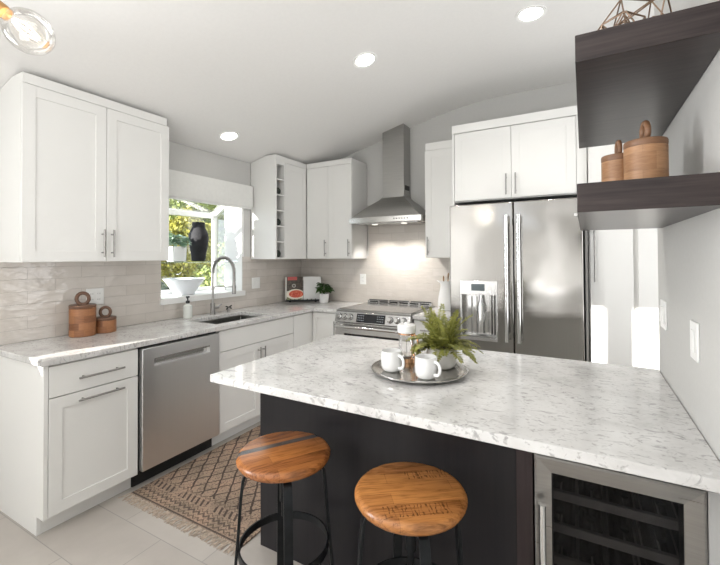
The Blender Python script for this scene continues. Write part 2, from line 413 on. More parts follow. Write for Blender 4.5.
# window wall: openings for the garden window and a slot added for the counter sunlight
WY0, WY1, WZ0, WZ1 = -1.853, -.965, 1.085, 2.06
ys = [YR - .12, -5.395, -4.52, WY0 - .03, WY1 + .03, .0]; zs = [0, WZ0 - .05, 1.41, 1.67, 2.09, 2.40]
struct('wall_left', slab(B(), ys, zs, lambda y, z: not ((WY0 - .03 < y < WY1 + .03 and WZ0 - .05 < z < 2.09) or (-5.395 < y < -4.52 and 1.41 < z < 1.67)), -.12, 0, MX), PAINT)
def gable(bm, x0, x1, y0, y1):
    n = [x0] + [p[0] for p in cp if x0 < p[0] < x1] + [x1]
    return prism(bm, [(x1, 0), (x0, 0)] + [(x, ceil_z(x) + .02) for x in n], y0, y1, MY)
struct('wall_back', gable(B(), -.12, 4.7, 0, .12), PAINT)
rw = B(); gable(rw, -.12, 1.62, YR - .12, YR); gable(rw, 2.06, 4.7, YR - .12, YR); box(rw, 1.62, 2.06, YR - .12, YR, 0, 1.985)
box(rw, 1.62, 2.06, YR - .12, YR, 2.43, 2.9); box(rw, 1.745, 1.885, YR - .12, YR, 1.985, 2.43)  # unseen opening and post, shaped to throw the pantry sun patches
struct('wall_front', rw, PAINT)
struct('wall_right', box(B(), XR, XR + .12, YR, -1.66, 0, 2.93), PAINT, .002)
struct('wall_hall', box(B(), 4.6, 4.72, YR, .1, 0, 2.93), PAINT)
# glazed backsplash
struct('trim_1', slab(B(), [-3.05, WY0, WY1, -.008], [.914, WZ0 - .045, 1.43], lambda y, z: not (WY0 < y < WY1 and z > WZ0 - .045), 0, .008, MX), TILE_L)
struct('trim_2', slab(B(), [0.0, .94, 1.71, 2.055], [.88, 1.43, 1.80], lambda x, z: z < 1.43 or .94 < x < 1.71, -.008, 0, MY), TILE_B)
struct('trim_3', box(B(), -.0, .03, WY0 - .012, WY1 + .02, WZ0 - .045, WZ0 + .004), TRIMW, .003)
struct('baseboard_right', box(B(), XR - .014, XR, YR, -2.45, 0, .1), TRIMW, .003)

# garden window: a glazed box standing out from the wall
GX = -.413
wn = bpy.data.objects.new('window_1', None); COL.objects.link(wn); wn['kind'] = 'structure'; wn.location = (0, (WY0 + WY1) / 2, WZ0); ROOT[wn] = wn.location.copy()
box_b = B()
box(box_b, GX - .03, 0, WY0 - .03, WY1 + .03, WZ0 - .05, WZ0)                     # sill board
part('sill', box_b, TRIMW, wn, bevel=.002)
fb = B()
for y0 in (WY0 - .03, WY1 - .012): box(fb, GX - .022, GX + .022, y0, y0 + .042, WZ0, 1.90)    # corner posts
box(fb, GX - .022, GX + .022, WY0, WY1, 1.835, 1.885); box(fb, GX - .022, GX + .022, WY0, WY1, WZ0, WZ0 + .035)
box(fb, GX - .02, GX + .02, -1.405, -1.375, WZ0, 1.84) if False else None
for y0, y1 in ((WY0 - .03, WY0 + .012), (WY1 - .012, WY1 + .03)):
    prism(fb, [(GX - .02, 1.86), (GX + .03, 1.855), (-.09, 2.04), (-.09, 2.09), (-.12, 2.09)], y0, y1, MY)
    box(fb, -.245, -.001, y0 if y0 < -1.4 else WY1 - .002, WY0 + .002 if y0 < -1.4 else y1, WZ0, 2.09)   # solid cheek next to the wall
    box(fb, -.43, -.23, y0, y1, WZ0, WZ0 + .03); box(fb, -.43, -.23, y0, y1, 1.375, 1.395) if False else None
box(fb, -.13, 0, WY0, WY1, 2.055, 2.09)
part('frame', fb, TRIMW, wn, bevel=.002)
gb = B()
slab(gb, [WY0, WY1], [WZ0 + .02, 1.85], lambda a, b: True, GX - .003, GX + .003, MX)
for y in (WY0 - .012, WY1 + .012): slab(gb, [GX, -.23], [WZ0 + .02, 1.9], lambda a, b: True, y - .002, y + .002, MY)
prism(gb, [(GX, 1.872), (GX, 1.878), (-.12, 2.076), (-.12, 2.07)], WY0, WY1, MY)
part('pane', gb, PANE, wn, smooth=False)
part('shelf', box(B(), GX + .025, -.06, WY0 + .005, WY1 - .005, 1.378, 1.390), glass('shelf_glass', (.86, .95, .92)), wn, bevel=.001)
# boxed blind above the window
val = thing('window_valance', 'white boxed roller blind valance above the garden window', 'window blind', (0, -1.34, 2.05))
vb = B(); box(vb, .002, .062, -1.99, -.872, 1.93, 2.15)
part('headbox', vb, SHADE, val, bevel=.003)
part('bottom_rail', box(B(), .004, .055, -1.985, -.877, 1.915, 1.93), TRIMW, val, bevel=.003)

# ------------------------------------------------------------------ cabinet builders
def bar_handle(parent, p0, p1, out, r=.0058, off=.032):
    p0, p1, out = Vector(p0), Vector(p1), Vector(out); d = (p1 - p0).normalized(); b = B()
    cyl(b, p0 + out * off, p1 + out * off, r, seg=12)
    L = (p1 - p0).length; e = min(.03, L * .18)
    for q in (p0 + d * e, p1 - d * e): cyl(b, q, q + out * off, r * .8, seg=10)
    return part('handle', b, NICKEL, parent, 'brushed nickel bar handle')
def shaker(bm, a0, a1, b0, b1, c0, c1, mp, st=.062, rec=.007):
    """frame-and-panel leaf; c1 is the show face"""
    s = 1 if c1 > c0 else -1
    slab(bm, [a0, a0 + st, a1 - st, a1], [b0, b0 + st, b1 - st, b1], lambda a, b: not (a0 + st < a < a1 - st and b0 + st < b < b1 - st), c0, c1, mp)
    slab(bm, [a0 + st - .004, a1 - st + .004], [b0 + st - .004, b1 - st + .004], lambda a, b: True, c0 + s * .002, c1 - s * rec, mp)
    return bm
def flat(bm, a0, a1, b0, b1, c0, c1, mp): return slab(bm, [a0, a1], [b0, b1], lambda a, b: True, c0, c1, mp)
def crown(bm, segs):
    for s in segs: box(bm, *s)
    return bm
UZ0, UZ1, CZ1 = 1.404, 2.392, 2.452
# upper cabinet left of the window
u = thing('upper_cabinet', 'white double-door wall cabinet left of the window above the wooden canisters', 'kitchen cabinet', (.17, -2.457, UZ0))
part('body', box(B(), .009, .325, -2.90, -2.015, UZ0, UZ1 + .004), WHITE, u, bevel=.001)
for a, b, hy in ((-2.898, -2.459, -2.484), (-2.456, -2.017, -2.426)):
    d = part('door', shaker(B(), a, b, UZ0 + .002, UZ1, .326, .345, MX), WHITE, u, bevel=.0012)
    bar_handle(d, (.345, hy, 1.43), (.345, hy, 1.607), (1, 0, 0))
part('cornice', prism(B(), [(.009, UZ1 + .0045), (.338, UZ1 + .0045), (.338, CZ1), (.205, CZ1), (.009, cz(.009) - .003)], -2.896, -2.03, MY), WHITE, u, bevel=.001)
# upper cabinet right of the window with bottle cubbies
u = thing('upper_cabinet', 'white corner wall cabinet with six wine bottle cubbies right of the window', 'kitchen cabinet', (.17, -.42, UZ0))
cb = B()
box(cb, .009, .345, -.85, -.832, UZ0, UZ1 + .004)                     # end panel
box(cb, .009, .345, -.716, -.700, UZ0, UZ1 + .004)                    # partition
box(cb, .009, .345, -.832, -.716, UZ0, UZ0 + .016); box(cb, .009, .345, -.832, -.716, 2.362, UZ1 + .004); box(cb, .009, .02, -.832, -.716, UZ0 + .016, 2.362)
box(cb, .009, .325, -.700, -.009, UZ0, UZ1 + .004)
part('body', cb, WHITE, u, bevel=.001)
CUB = [UZ0 + .016 + .158 * k for k in range(7)]
for k in range(1, 6): part('cubby_shelf', box(B(), .0205, .343, -.8315, -.7165, CUB[k] - .006, CUB[k] + .006), WHITE, u, bevel=.001)
part('door', shaker(B(), -.698, -.349, UZ0 + .002, UZ1, .326, .345, MX, .062, .0025), WHITE, u, bevel=.0012)
part('cornice', prism(B(), [(.009, UZ1 + .0045), (.340, UZ1 + .0045), (.340, CZ1), (.205, CZ1), (.009, cz(.009) - .003)], -.846, -.009, MY), WHITE, u, bevel=.001)
for k, nm in ((0, 'lowest of the three'), (2, 'middle of the three'), (4, 'highest of the three')):
    z = CUB[k] + (.006 if k else 0) + .0385
    bt = thing('wine_bottle', 'dark wine bottle lying in the wall cabinet cubbies, ' + nm, 'wine bottle', (.17, -.774, z), 'wine bottles in the cubbies')
    part('bottle', lathe(B(), [(0, 0), (.030, 0), (.037, .008), (.037, .18), (.030, .21), (.015, .235), (.0135, .275), (0, .275)], (.318, -.774, z), (-1, 0, 0), 20), BOTTLE, bt)
# upper cabinet on the range wall, left of the hood
u = thing('upper_cabinet', 'white two-door wall cabinet left of the range hood', 'kitchen cabinet', (.63, -.17, UZ0))
part('body', box(B(), .3475, .924, -.325, -.009, UZ0, UZ1 + .004), WHITE, u, bevel=.001)
for a, b, hx in ((.352, .629, .602), (.632, .922, .893)):
    d = part('door', shaker(B(), a, b, UZ0 + .002, UZ1, -.326, -.345, MY, .062, .0025), WHITE, u, bevel=.0012)
    bar_handle(d, (hx, -.345, 1.43), (hx, -.345, 1.605), (0, -1, 0))
part('cornice', box(B(), .3475, .920, -.340, -.009, UZ1 + .004, CZ1), WHITE, u, bevel=.001)
# narrow upper right of the hood
u = thing('upper_cabinet', 'narrow white wall cabinet between the range hood and the fridge cabinet', 'kitchen cabinet', (1.885, -.17, UZ0))
part('body', box(B(), 1.722, 2.053, -.325, -.009, UZ0 + .008, UZ1 + .02), WHITE, u, bevel=.001)
d = part('door', shaker(B(), 1.722, 2.050, UZ0 + .010, UZ1 + .016, -.326, -.345, MY, .062, .0025), WHITE, u, bevel=.0012)
bar_handle(d, (1.752, -.345, 1.435), (1.752, -.345, 1.605), (0, -1, 0))
part('cornice', box(B(), 1.726, 2.053, -.338, -.009, UZ1 + .02, CZ1 + .03), WHITE, u, bevel=.001)
# fridge surround cabinet
u = thing('fridge_cabinet', 'white two-door cabinet above the stainless fridge with tall side panels', 'kitchen cabinet', (2.53, -.3, 1.86))
cb = B(); box(cb, 2.057, 2.072, -.60, -.009, 0, 2.448); box(cb, 3.0185, 3.036, -.60, -.009, 0, 2.448); box(cb, 2.072, 3.0185, -.575, -.009, 1.875, 2.448)
part('body', cb, WHITE, u, bevel=.001)
for a, b, hx in ((2.076, 2.5215, 2.487), (2.5245, 2.969, 2.557)):
    d = part('door', shaker(B(), a, b, 1.883, 2.444, -.577, -.598, MY, .062, .0025), WHITE, u, bevel=.0012)
    bar_handle(d, (hx, -.598, 1.905), (hx, -.598, 2.068), (0, -1, 0))
part('filler', box(B(), 2.972, 3.018, -.598, -.577, 1.883, 2.446), WHITE, u)
part('cornice', box(B(), 2.057, 3.036, -.606, -.009, 2.4485, 2.515), WHITE, u, bevel=.001)
# pantry right of fridge
u = thing('pantry_cabinet', 'tall white pantry cabinet right of the fridge, beside the end of the right wall', 'kitchen cabinet', (3.4, -.3, 0))
cb = B(); box(cb, 3.042, 3.90, -.598, -.009, .1, 2.448); box(cb, 3.042, 3.90, -.54, -.009, 0, .1)
part('body', cb, WHITE, u, bevel=.001)
for a, b, hx in ((3.050, 3.303, 3.077), (3.330, 3.89, 3.86)):
    d = part('door', flat(B(), a, b, .11, 2.444, -.600, -.620, MY), WHITE, u, bevel=.0012)
    bar_handle(d, (hx, -.620, 1.24), (hx, -.620, 1.62), (0, -1, 0))

# ------------------------------------------------------------------ base cabinets
FX = .62
def base_body(bm, x0, x1, y0, y1, top=.879): box(bm, x0, x1, y0, y1, .10, top)
u = thing('base_cabinet', 'white base cabinet with drawer above a door at the left end of the counter', 'kitchen cabinet', (.31, -2.65, 0))
cb = B(); base_body(cb, .009, .600, -2.884, -2.415); box(cb, .009, .545, -2.884, -2.415, 0, .10)
part('body', cb, WHITE, u, bevel=.001)
part('end_panel', prism(B(), [(.009, 0), (.548, 0), (.548, .098), (.618, .098), (.618, .879), (.009, .879)], -2.905, -2.885, MY), WHITE, u, bevel=.001)
d = part('drawer', flat(B(), -2.882, -2.418, .708, .868, .601, FX, MX), WHITE, u, bevel=.0012)
bar_handle(d, (FX, -2.755, .783), (FX, -2.515, .783), (1, 0, 0))
d = part('door', shaker(B(), -2.882, -2.418, .102, .702, .601, FX, MX), WHITE, u, bevel=.0012)
bar_handle(d, (FX, -2.758, .664), (FX, -2.515, .664), (1, 0, 0))
# dishwasher
dw = thing('dishwasher', 'stainless steel dishwasher with recessed pocket handle', 'dishwasher', (.31, -2.107, 0))
part('body', box(B(), .02, .595, -2.409, -1.804, .105, .872), BLACKP, dw)
fr = B()
slab(fr, [-2.400, -2.322, -1.895, -1.807], [.112, .742, .790, .862], lambda y, z: not (-2.322 < y < -1.895 and .742 < z < .790), .600, .640, MX)
dd = part('door', fr, STEEL_D, dw, bevel=.003)
hp = B(); box(hp, .602, .606, -2.322, -1.895, .742, .790)
prism(hp, [(.606, .790), (.640, .790), (.6405, .779), (.616, .776)], -2.321, -1.896, lambda a, b, c: (a, c, b))
part('pocket_handle', hp, STEEL_V, dd)
part('toe_kick', box(B(), .02, .55, -2.409, -1.804, 0, .104), BLACKP, dw)
# sink base
u = thing('base_cabinet', 'white sink base cabinet with false drawer front above two doors', 'kitchen cabinet', (.31, -1.36, 0))
cb = B()
box(cb, .009, .600, -1.800, -1.782, .10, .879); box(cb, .009, .600, -.935, -.917, .10, .879); box(cb, .009, .600, -1.782, -.935, .10, .118); box(cb, .009, .02, -1.782, -.935, .118, .879)
box(cb, .585, .600, -1.782, -.935, .118, .879); box(cb, .009, .545, -1.800, -.917, 0, .10)
part('body', cb, WHITE, u, bevel=.001)
part('drawer', flat(B(), -1.798, -.919, .712, .868, .601, FX, MX), WHITE, u, bevel=.0012)
for a, b, hy in ((-1.798, -1.360, -1.386), (-1.357, -.919, -1.331)):
    d = part('door', shaker(B(), a, b, .102, .707, .601, FX, MX), WHITE, u, bevel=.0012)
    bar_handle(d, (FX, hy, .52), (FX, hy, .675), (1, 0, 0))
# corner base
u = thing('base_cabinet', 'white corner base cabinet between the sink cabinet and the range', 'kitchen cabinet', (.46, -.46, 0))
cb = B()
slab(cb, [.009, .600, .930], [-.915, -.600, -.009], lambda x, y: x < .6 or y > -.6, .10, .879)
slab(cb, [.009, .545, .930], [-.915, -.545, -.009], lambda x, y: x < .545 or y > -.545, 0, .10)
part('body', cb, WHITE, u, bevel=.001)
part('door', flat(B(), -.913, -.622, .102, .868, .601, FX, MX), WHITE, u, bevel=.0012)
d = part('door', shaker(B(), .6225, .927, .102, .868, -.601, -FX, MY, .05), WHITE, u, bevel=.0012)
bar_handle(d, (.90, -FX, .62), (.90, -FX, .80), (0, -1, 0))
# base right of range
u = thing('base_cabinet', 'white base cabinet between the range and the fridge', 'kitchen cabinet', (1.88, -.31, 0))
cb = B(); base_body(cb, 1.708, 2.053, -.600, -.009); box(cb, 1.708, 2.053, -.545, -.009, 0, .10)
part('body', cb, WHITE, u, bevel=.001)
d = part('drawer', flat(B(), 1.711, 2.05, .712, .868, -.601, -FX, MY), WHITE, u, bevel=.0012)
bar_handle(d, (1.78, -FX, .79), (1.98, -FX, .79), (0, -1, 0))
d = part('door', shaker(B(), 1.711, 2.05, .102, .707, -.601, -FX, MY), WHITE, u, bevel=.0012)
bar_handle(d, (1.74, -FX, .50), (1.74, -FX, .67), (0, -1, 0))

# ------------------------------------------------------------------ countertops
SX0, SX1, SY0, SY1 = .185, .555, -1.755, -1.165
ct = B()
slab(ct, [.009, SX0, SX1, .645, .930], [-2.925, SY0, SY1, -.645, -.009],
     lambda x, y: (x < .645 or y > -.645) and not (SX0 < x < SX1 and SY0 < y < SY1), .881, .914)
single('countertop', 'white veined quartz L-shaped countertop along the window wall and corner', 'countertop', ct, QUARTZ, (.3, -1.6, .881), .003)
single('countertop', 'short white quartz countertop between range and fridge', 'countertop', box(B(), 1.708, 2.053, -.645, -.009, .881, .914), QUARTZ, (1.88, -.3, .881), .003)
# sink
sk = thing('sink', 'undermount stainless steel sink below the window faucet', 'sink', (.37, -1.46, .70))
sb = B()
slab(sb, [SX0 - .012, SX0 + .0, SX1 - .0, SX1 + .012], [SY0 - .012, SY0, SY1, SY1 + .012], lambda x, y: not (SX0 < x < SX1 and SY0 < y < SY1), .70, .8795)
box(sb, SX0 - .012, SX1 + .012, SY0 - .012, SY1 + .012, .69, .70)
part('basin', sb, STEEL_S, sk, bevel=.002)
part('divider', box(B(), SX0 + .002, SX1 - .002, -1.468, -1.456, .701, .80), STEEL_S, sk, bevel=.004)
for y in (-1.62, -1.30): part('drain', lathe(B(), [(0, .003), (.03, .003), (.042, .0), (.042, -.001), (0, -.001)], (.37, y, .7012)), CHROME, sk)
# faucet : base (.12,-1.43)
fx, fy = .115, -1.425
fc = thing('faucet', 'tall brushed nickel spring pull-down faucet behind the sink', 'faucet', (fx, fy, .914))
part('base', lathe(B(), [(0, .0005), (.027, .0005), (.027, .008), (.021, .012), (.021, .10), (.017, .105), (0, .105)], (fx, fy, .914), seg=24), NICKEL, fc)
arc = [(fx, fy, 1.01), (fx, fy, 1.28)]
dx, dy = .80, .6            # the arch leans over the bowl, towards the range
for k in range(1, 15):
    a = PI * k / 14; rr = .092; t = rr * (1 - math.cos(a)); arc.append((fx + dx * t, fy + dy * t, 1.30 + rr * 1.35 * math.sin(a)))
arc.append((fx + dx * .184, fy + dy * .184, 1.21))
part('neck', tube(B(), arc, .0095, 12), NICKEL, fc)
# spring coil over the arch
sp = B(); pts = []
arcv = [Vector(p) for p in arc[1:]]
cum = [0]
for a, b in zip(arcv[:-1], arcv[1:]): cum.append(cum[-1] + (b - a).length)
N = 420; turns = 46
for i in range(N + 1):
    s = cum[-1] * i / N; k = max(j for j in range(len(cum)) if cum[j] <= s + 1e-9); k = min(k, len(arcv) - 2)
    t = (s - cum[k]) / (cum[k + 1] - cum[k]); p = arcv[k].lerp(arcv[k + 1], t); d = (arcv[k + 1] - arcv[k]).normalized()
    sd = Vector((-dy, dx, 0)); q = d.cross(sd).normalized(); a = 2 * PI * turns * i / N
    pts.append(p + (sd * math.cos(a) + q * math.sin(a)) * .0155)
part('spring', tube(sp, pts, .0028, 5), NICKEL, fc)
hx, hy = fx + dx * .184, fy + dy * .184
part('spray_head', lathe(B(), [(0, 0), (.017, 0), (.018, .03), (.014, .09), (.012, .125), (0, .125)], (hx, hy, 1.095), seg=20), NICKEL, fc)
dk = B(); cyl(dk, (fx, fy, 1.16), (hx - .01, hy - .008, 1.16), .005); lathe(dk, [(.0125, -.01), (.019, -.01), (.019, .01), (.0125, .01)], (hx, hy, 1.16), seg=18, closed=True)
part('dock_arm', dk, NICKEL, fc)
lv = B(); cyl(lv, (fx, fy, .975), (fx + .012, fy + .055, .975), .013); cyl(lv, (fx + .01, fy + .05, .98), (fx + .02, fy + .085, 1.0), .006)
part('lever', lv, NICKEL, fc)
# small lever fitting
ft = thing('filter_tap', 'small dark metal lever fitting behind the sink, right of the faucet', 'tap', (.105, -1.235, .914))
b = B(); lathe(b, [(0, 0.0005), (.017, .0005), (.017, .006), (.011, .012), (.011, .04), (0, .045)], (.105, -1.235, .914), seg=18)
part('base', b, NICKEL, ft)
b = B(); cyl(b, (.10, -1.262, .968), (.112, -1.205, .945), .006); cyl(b, (.10, -1.258, .94), (.112, -1.205, .972), .006)
part('lever', b, BLACKM, ft)

# ------------------------------------------------------------------ range
RX0, RX1 = .936, 1.702
rg = thing('range', 'stainless steel slide-in range under the hood', 'range', (1.32, -.33, 0))
part('body', box(B(), RX0, RX1, -.62, -.012, .03, .905), STEEL_V, rg, bevel=.002)
part('toe_kick', box(B(), RX0 + .02, RX1 - .02, -.55, -.05, 0, .029), BLACKP, rg)
part('cooktop', box(B(), RX0 - .0, RX1, -.665, -.012, .9055, .925), STEEL_S, rg, bevel=.004)
pn = prism(B(), [(-.621, .8125), (-.695, .8125), (-.668, .905), (-.621, .905)], RX0, RX1, lambda a, b, c: (c, a, b))
pnl = part('control_panel', pn, STEEL_V, rg, bevel=.003)
nrm = Vector((0, -.0925, -.027)).normalized(); nrm = Vector((0, -.96, .28)); nrm.normalize()
def on_panel(z): return -.695 + .027 * (z - .8125) / .0925
z = .862
for x in (.978, 1.040, 1.102, 1.512, 1.578, 1.642):
    b = B(); lathe(b, [(0, .0024), (.025, .0024), (.025, .008), (.021, .010), (.020, .03), (.017, .034), (0, .034)], (x, on_panel(z) - .001, z), nrm, 20)
    part('knob', b, CHROME, pnl, 'chrome burner knob')
    b = B(); lathe(b, [(0, 0.0002), (.030, .0002), (.030, .0022), (0, .0022)], (x, on_panel(z) - .0005, z), nrm, 20); part('knob_skirt', b, BLACKP, pnl)
ds = prism(B(), [(on_panel(.822) - .001, .822), (on_panel(.822) - .004, .822), (on_panel(.897) - .004, .897), (on_panel(.897) - .001, .897)], 1.172, 1.462, lambda a, b, c: (c, a, b))
dsp = part('display', ds, SCREEN, pnl, 'dark touch display')
COOKG = plain('hob_glass', (.16, .155, .15), .12, nscale=5, namt=.05)
DIGM = emit('display_digits', (.5, .55, .6), .04)
for xx, wk in ((1.185, .008), (1.385, .006)):
    bt = B()
    for i in range(4):
        for j in range(3):
            zz = .838 + j * .02
            box(bt, xx + i * .018, xx + wk + i * .018, on_panel(zz) - .0046, on_panel(zz) - .0039, zz, zz + .006)
    part('touch_keys', bt, DIGM, dsp)
dr = B()
slab(dr, [RX0 + .003, RX0 + .10, RX1 - .10, RX1 - .003], [.20, .36, .705, .806], lambda x, zc: not (RX0 + .1 < x < RX1 - .1 and .36 < zc < .705), -.685, -.621, MY)
od = part('oven_door', dr, STEEL_V, rg, bevel=.003)
part('oven_window', box(B(), RX0 + .095, RX1 - .095, -.68, -.625, .355, .71), SCREEN, od)
b = B(); cyl(b, (RX0 + .03, -.735, .775), (RX1 - .03, -.735, .775), .013)
for x in (RX0 + .06, RX1 - .06): cyl(b, (x, -.735, .775), (x, -.684, .775), .010)
part('handle', b, CHROME, od, 'chrome oven door handle')
part('drawer', box(B(), RX0 + .003, RX1 - .003, -.68, -.621, .05, .194), STEEL_V, rg, bevel=.003)
# vent strip at the back, with slots
vs = B(); slab(vs, [RX0 + .02] + sum([[RX0 + .05 + k * .115, RX0 + .145 + k * .115] for k in range(6)], []) + [RX1 - .02], [.9255, .934, .948, .955],
    lambda x, zc: not (.934 < zc < .948 and any(RX0 + .05 + k * .115 < x < RX0 + .145 + k * .115 for k in range(6))), -.065, -.045, MY)
part('vent_trim', vs, STEEL_V, rg)
part('glass_top', box(B(), RX0 + .012, RX1 - .012, -.655, -.075, .9255, .929), COOKG, rg, 'smooth grey glass hob', .001)
rb_ = B()
for k in range(3): box(rb_, RX0 + .03 + k * .24, RX0 + .25 + k * .24, -.044, -.030, .9255, .962)
part('rear_rail', rb_, BLACKP, rg)

# ------------------------------------------------------------------ range hood
hd = thing('range_hood', 'stainless steel chimney range hood on the back wall above the range', 'range hood', (1.322, -.2, 1.75))
HX0, HX1, HY = .938, 1.708, -.432
def arc_front(y_side, y_mid, n=14):
    return [(HX0 + (HX1 - HX0) * i / n, y_side + (y_mid - y_side) * (1 - (2 * i / n - 1) ** 2)) for i in range(n + 1)]
fr_ = arc_front(HY + .012, HY - .02)
part('lip', prism(B(), fr_ + [(HX1, -.012), (HX0, -.012)], 1.757, 1.812, lambda a, b, c: (a, b, c)), stainless('hood_lip_steel', (4, 4, 160), 0, (.62, .61, .59), .26), hd, bevel=.002)
cn = B(); lv = [(1.8125, HX0 + .012, HX1 - .012, HY + .02), (1.86, HX0 + .085, HX1 - .07, -.395), (1.93, 1.09, 1.565, -.315), (2.0, 1.175, 1.475, -.225), (2.03, 1.195, 1.446, -.19), (2.04, 1.195, 1.446, -.19)]
rings = [[cn.verts.new((x, y, zz)) for x, y in ((a, f), (c, f), (c, -.012), (a, -.012))] for zz, a, c, f in lv]
for r0, r1 in zip(rings[:-1], rings[1:]):
    for k in range(4): cn.faces.new((r0[k], r0[(k + 1) % 4], r1[(k + 1) % 4], r1[k]))
cn.faces.new(rings[0][::-1]); cn.faces.new(rings[-1])
part('canopy', cn, STEEL_H, hd)
chx0, chx1, chy = 1.203, 1.439, -.181
ch = B(); prism(ch, [(chx0, 2.0405), (chx1, 2.0405), (chx1, cz(chx1) - .002), (chx0, cz(chx0) - .002)], chy, -.006, MY)
chim = part('chimney', ch, STEEL_H, hd, bevel=.001)
b = B()
for k in range(6): box(b, chx1, chx1 + .0015, -.15 + k * .02, -.138 + k * .02, 2.10, 2.15)
part('vent_slots', b, DARKIN, chim)
b = B()
for k in range(6):
    x = 1.45 + k * .026; yf = HY + .012 - .032 * (1 - (2 * (x - HX0) / (HX1 - HX0) - 1) ** 2)
    cyl(b, (x, yf + .004, 1.785), (x, yf - .004, 1.785), .006, seg=10)
part('buttons', b, BLACKP, hd, 'row of small dark control buttons')
part('filter', box(B(), HX0 + .06, HX1 - .06, -.36, -.06, 1.750, 1.7568), STEEL_V, hd)
for x in (1.17, 1.49):
    part('lamp_lens', lathe(B(), [(0, -.004), (.028, -.004), (.03, 0), (0, 0)], (x, -.30, 1.7496), seg=18), HLENS, hd, 'small lit hood lamp')
    lamp('hood_light', 'SPOT', (x, -.30, 1.738), (0, .30, -1), 19, (1, .96, .91), spot_size=math.radians(104), spot_blend=.7, shadow_soft_size=.02)

# ------------------------------------------------------------------ refrigerator
fg = thing('refrigerator', 'stainless steel french door refrigerator with water dispenser', 'refrigerator', (2.545, -.4, 0))
part('body', box(B(), 2.088, 3.006, -.705, -.03, .02, 1.835), DARKIN, fg)
DZ0, DZ1, DY0, DY1 = .665, 1.825, -.706, -.782
ld = B(); slab(ld, [2.085, 2.178, 2.432, 2.5565], [DZ0, .805, 1.13, DZ1], lambda x, zc: not (2.178 < x < 2.432 and .805 < zc < 1.13), DY0, DY1, MY)
ldo = part('door', ld, STEEL_F, fg, bevel=.006)
part('recess_liner', box(B(), 2.174, 2.436, -.712, -.7065, .80, 1.135), STEEL_V, ldo)
b = B(); box(b, 2.165, 2.444, DY1 - .006, DY1 - .0005, 1.13, 1.237)
slab(b, [2.165, 2.178, 2.432, 2.444], [.782, .806, 1.13], lambda x, zc: x < 2.178 or x > 2.432 or zc < .806, DY1 - .006, DY1 - .0005, MY)
disp = part('dispenser_panel', b, STEEL_V, ldo, bevel=.0015)
part('display', box(B(), 2.252, 2.352, DY1 - .0075, DY1 - .006, 1.160, 1.212), plain('grey_lcd', (.10, .13, .14), .15, nscale=8, namt=.1), disp, 'dark grey dispenser display')
for x in (2.22, 2.235, 2.375, 2.395): part('button', lathe(B(), [(0, .003), (.006, .003), (.007, 0), (0, 0)], (x, DY1 - .006, 1.19 if x != 2.395 else 1.155), (0, -1, 0), 12), CHROME, disp)
b = B()
for x in (2.215, 2.255): box(b, x, x + .022, -.735, -.7125, .82, 1.11)
lathe(b, [(.03, 0), (.03, .20), (.018, .24), (.014, .29)], (2.315, -.74, .835), seg=18); box(b, 2.345, 2.362, -.745, -.713, .84, 1.0)
for x in (2.385, 2.408): cyl(b, (x, -.735, .815), (x, -.735, 1.125), .007)
part('water_paddles', b, CHROME, ldo)
part('drip_tray', box(B(), 2.18, 2.43, -.79, -.7125, .8055, .818), STEEL_S, ldo)
rdo = part('door', box(B(), 2.5625, 3.006, DY0, DY1, DZ0, DZ1), STEEL_F, fg, bevel=.006)
fz = part('freezer_drawer', box(B(), 2.085, 3.006, DY0, DY1, .09, .655), STEEL_F, fg, bevel=.006)
for x, dpar in ((2.517, ldo), (2.601, rdo)):
    b = B(); cyl(b, (x, -.838, .80), (x, -.838, 1.725), .0145, seg=16)
    for zz in (.835, 1.69): box(b, x - .013, x + .013, -.838, DY1 + .001, zz - .022, zz + .022)
    part('handle', b, CHROME, dpar, 'long vertical polished steel handle')
b = B(); cyl(b, (2.16, -.838, .575), (2.93, -.838, .575), .0145)
for x in (2.2, 2.89): box(b, x - .02, x + .02, -.838, DY1 + .001, .562, .588)
part('handle', b, CHROME, fz)
part('hinge_cap', lathe(B(), [(0, .012), (.012, .012), (.014, 0), (0, 0)], (2.965, DY1 - .0005, 1.705), (0, -1, 0), 16), CHROME, rdo, 'round chrome badge')

# ------------------------------------------------------------------ peninsula
PX0, PX1, PYF, PYB = 1.577, XR - .002, -2.681, -1.657
single('island_countertop', 'large white veined quartz peninsula top against the right wall, holding the round tray', 'countertop', box(B(), PX0, PX1, PYF, PYB, .881, .914), QUARTZ, (2.44, -2.17, .881), .003)
ib = thing('peninsula_cabinet', 'dark espresso peninsula base under the quartz top', 'island', (2.2, -2.05, 0))
PF = -2.391
part('front_panel', box(B(), 1.597, 2.795, PF, PF + .018, 0, .880), ESPRESSO, ib, bevel=.001)
part('side_panel', box(B(), 1.597, 1.615, PF + .0185, -1.72, 0, .880), ESPRESSO, ib, bevel=.001)
part('back_panel', box(B(), 1.6155, 3.296, -1.738, -1.72, 0, .880), WHITE, ib)
part('stile', box(B(), 2.7955, 2.848, PF - .004, PF + .018, 0, .880), STILEW, ib, 'brown edge stile beside the wine cooler')
part('top_rail', box(B(), 2.8485, 3.296, PF, PF + .018, .782, .880), ESPRESSO, ib)
part('divider', box(B(), 2.8305, 2.848, PF + .0185, -1.7385, 0, .880), ESPRESSO, ib)
wc = thing('wine_cooler', 'built-in wine cooler with steel framed glass door at the end of the peninsula', 'wine cooler', (3.07, -2.1, 0))
wb = B()
for bx in ((2.852, 2.870, -2.372, -1.80), (3.270, 3.288, -2.372, -1.80)): box(wb, *bx, .02, .765)
box(wb, 2.870, 3.270, -1.82, -1.80, .02, .765); box(wb, 2.870, 3.270, -2.372, -1.82, .02, .04); box(wb, 2.870, 3.270, -2.372, -1.82, .748, .765)
part('body', wb, BLACKP, wc)
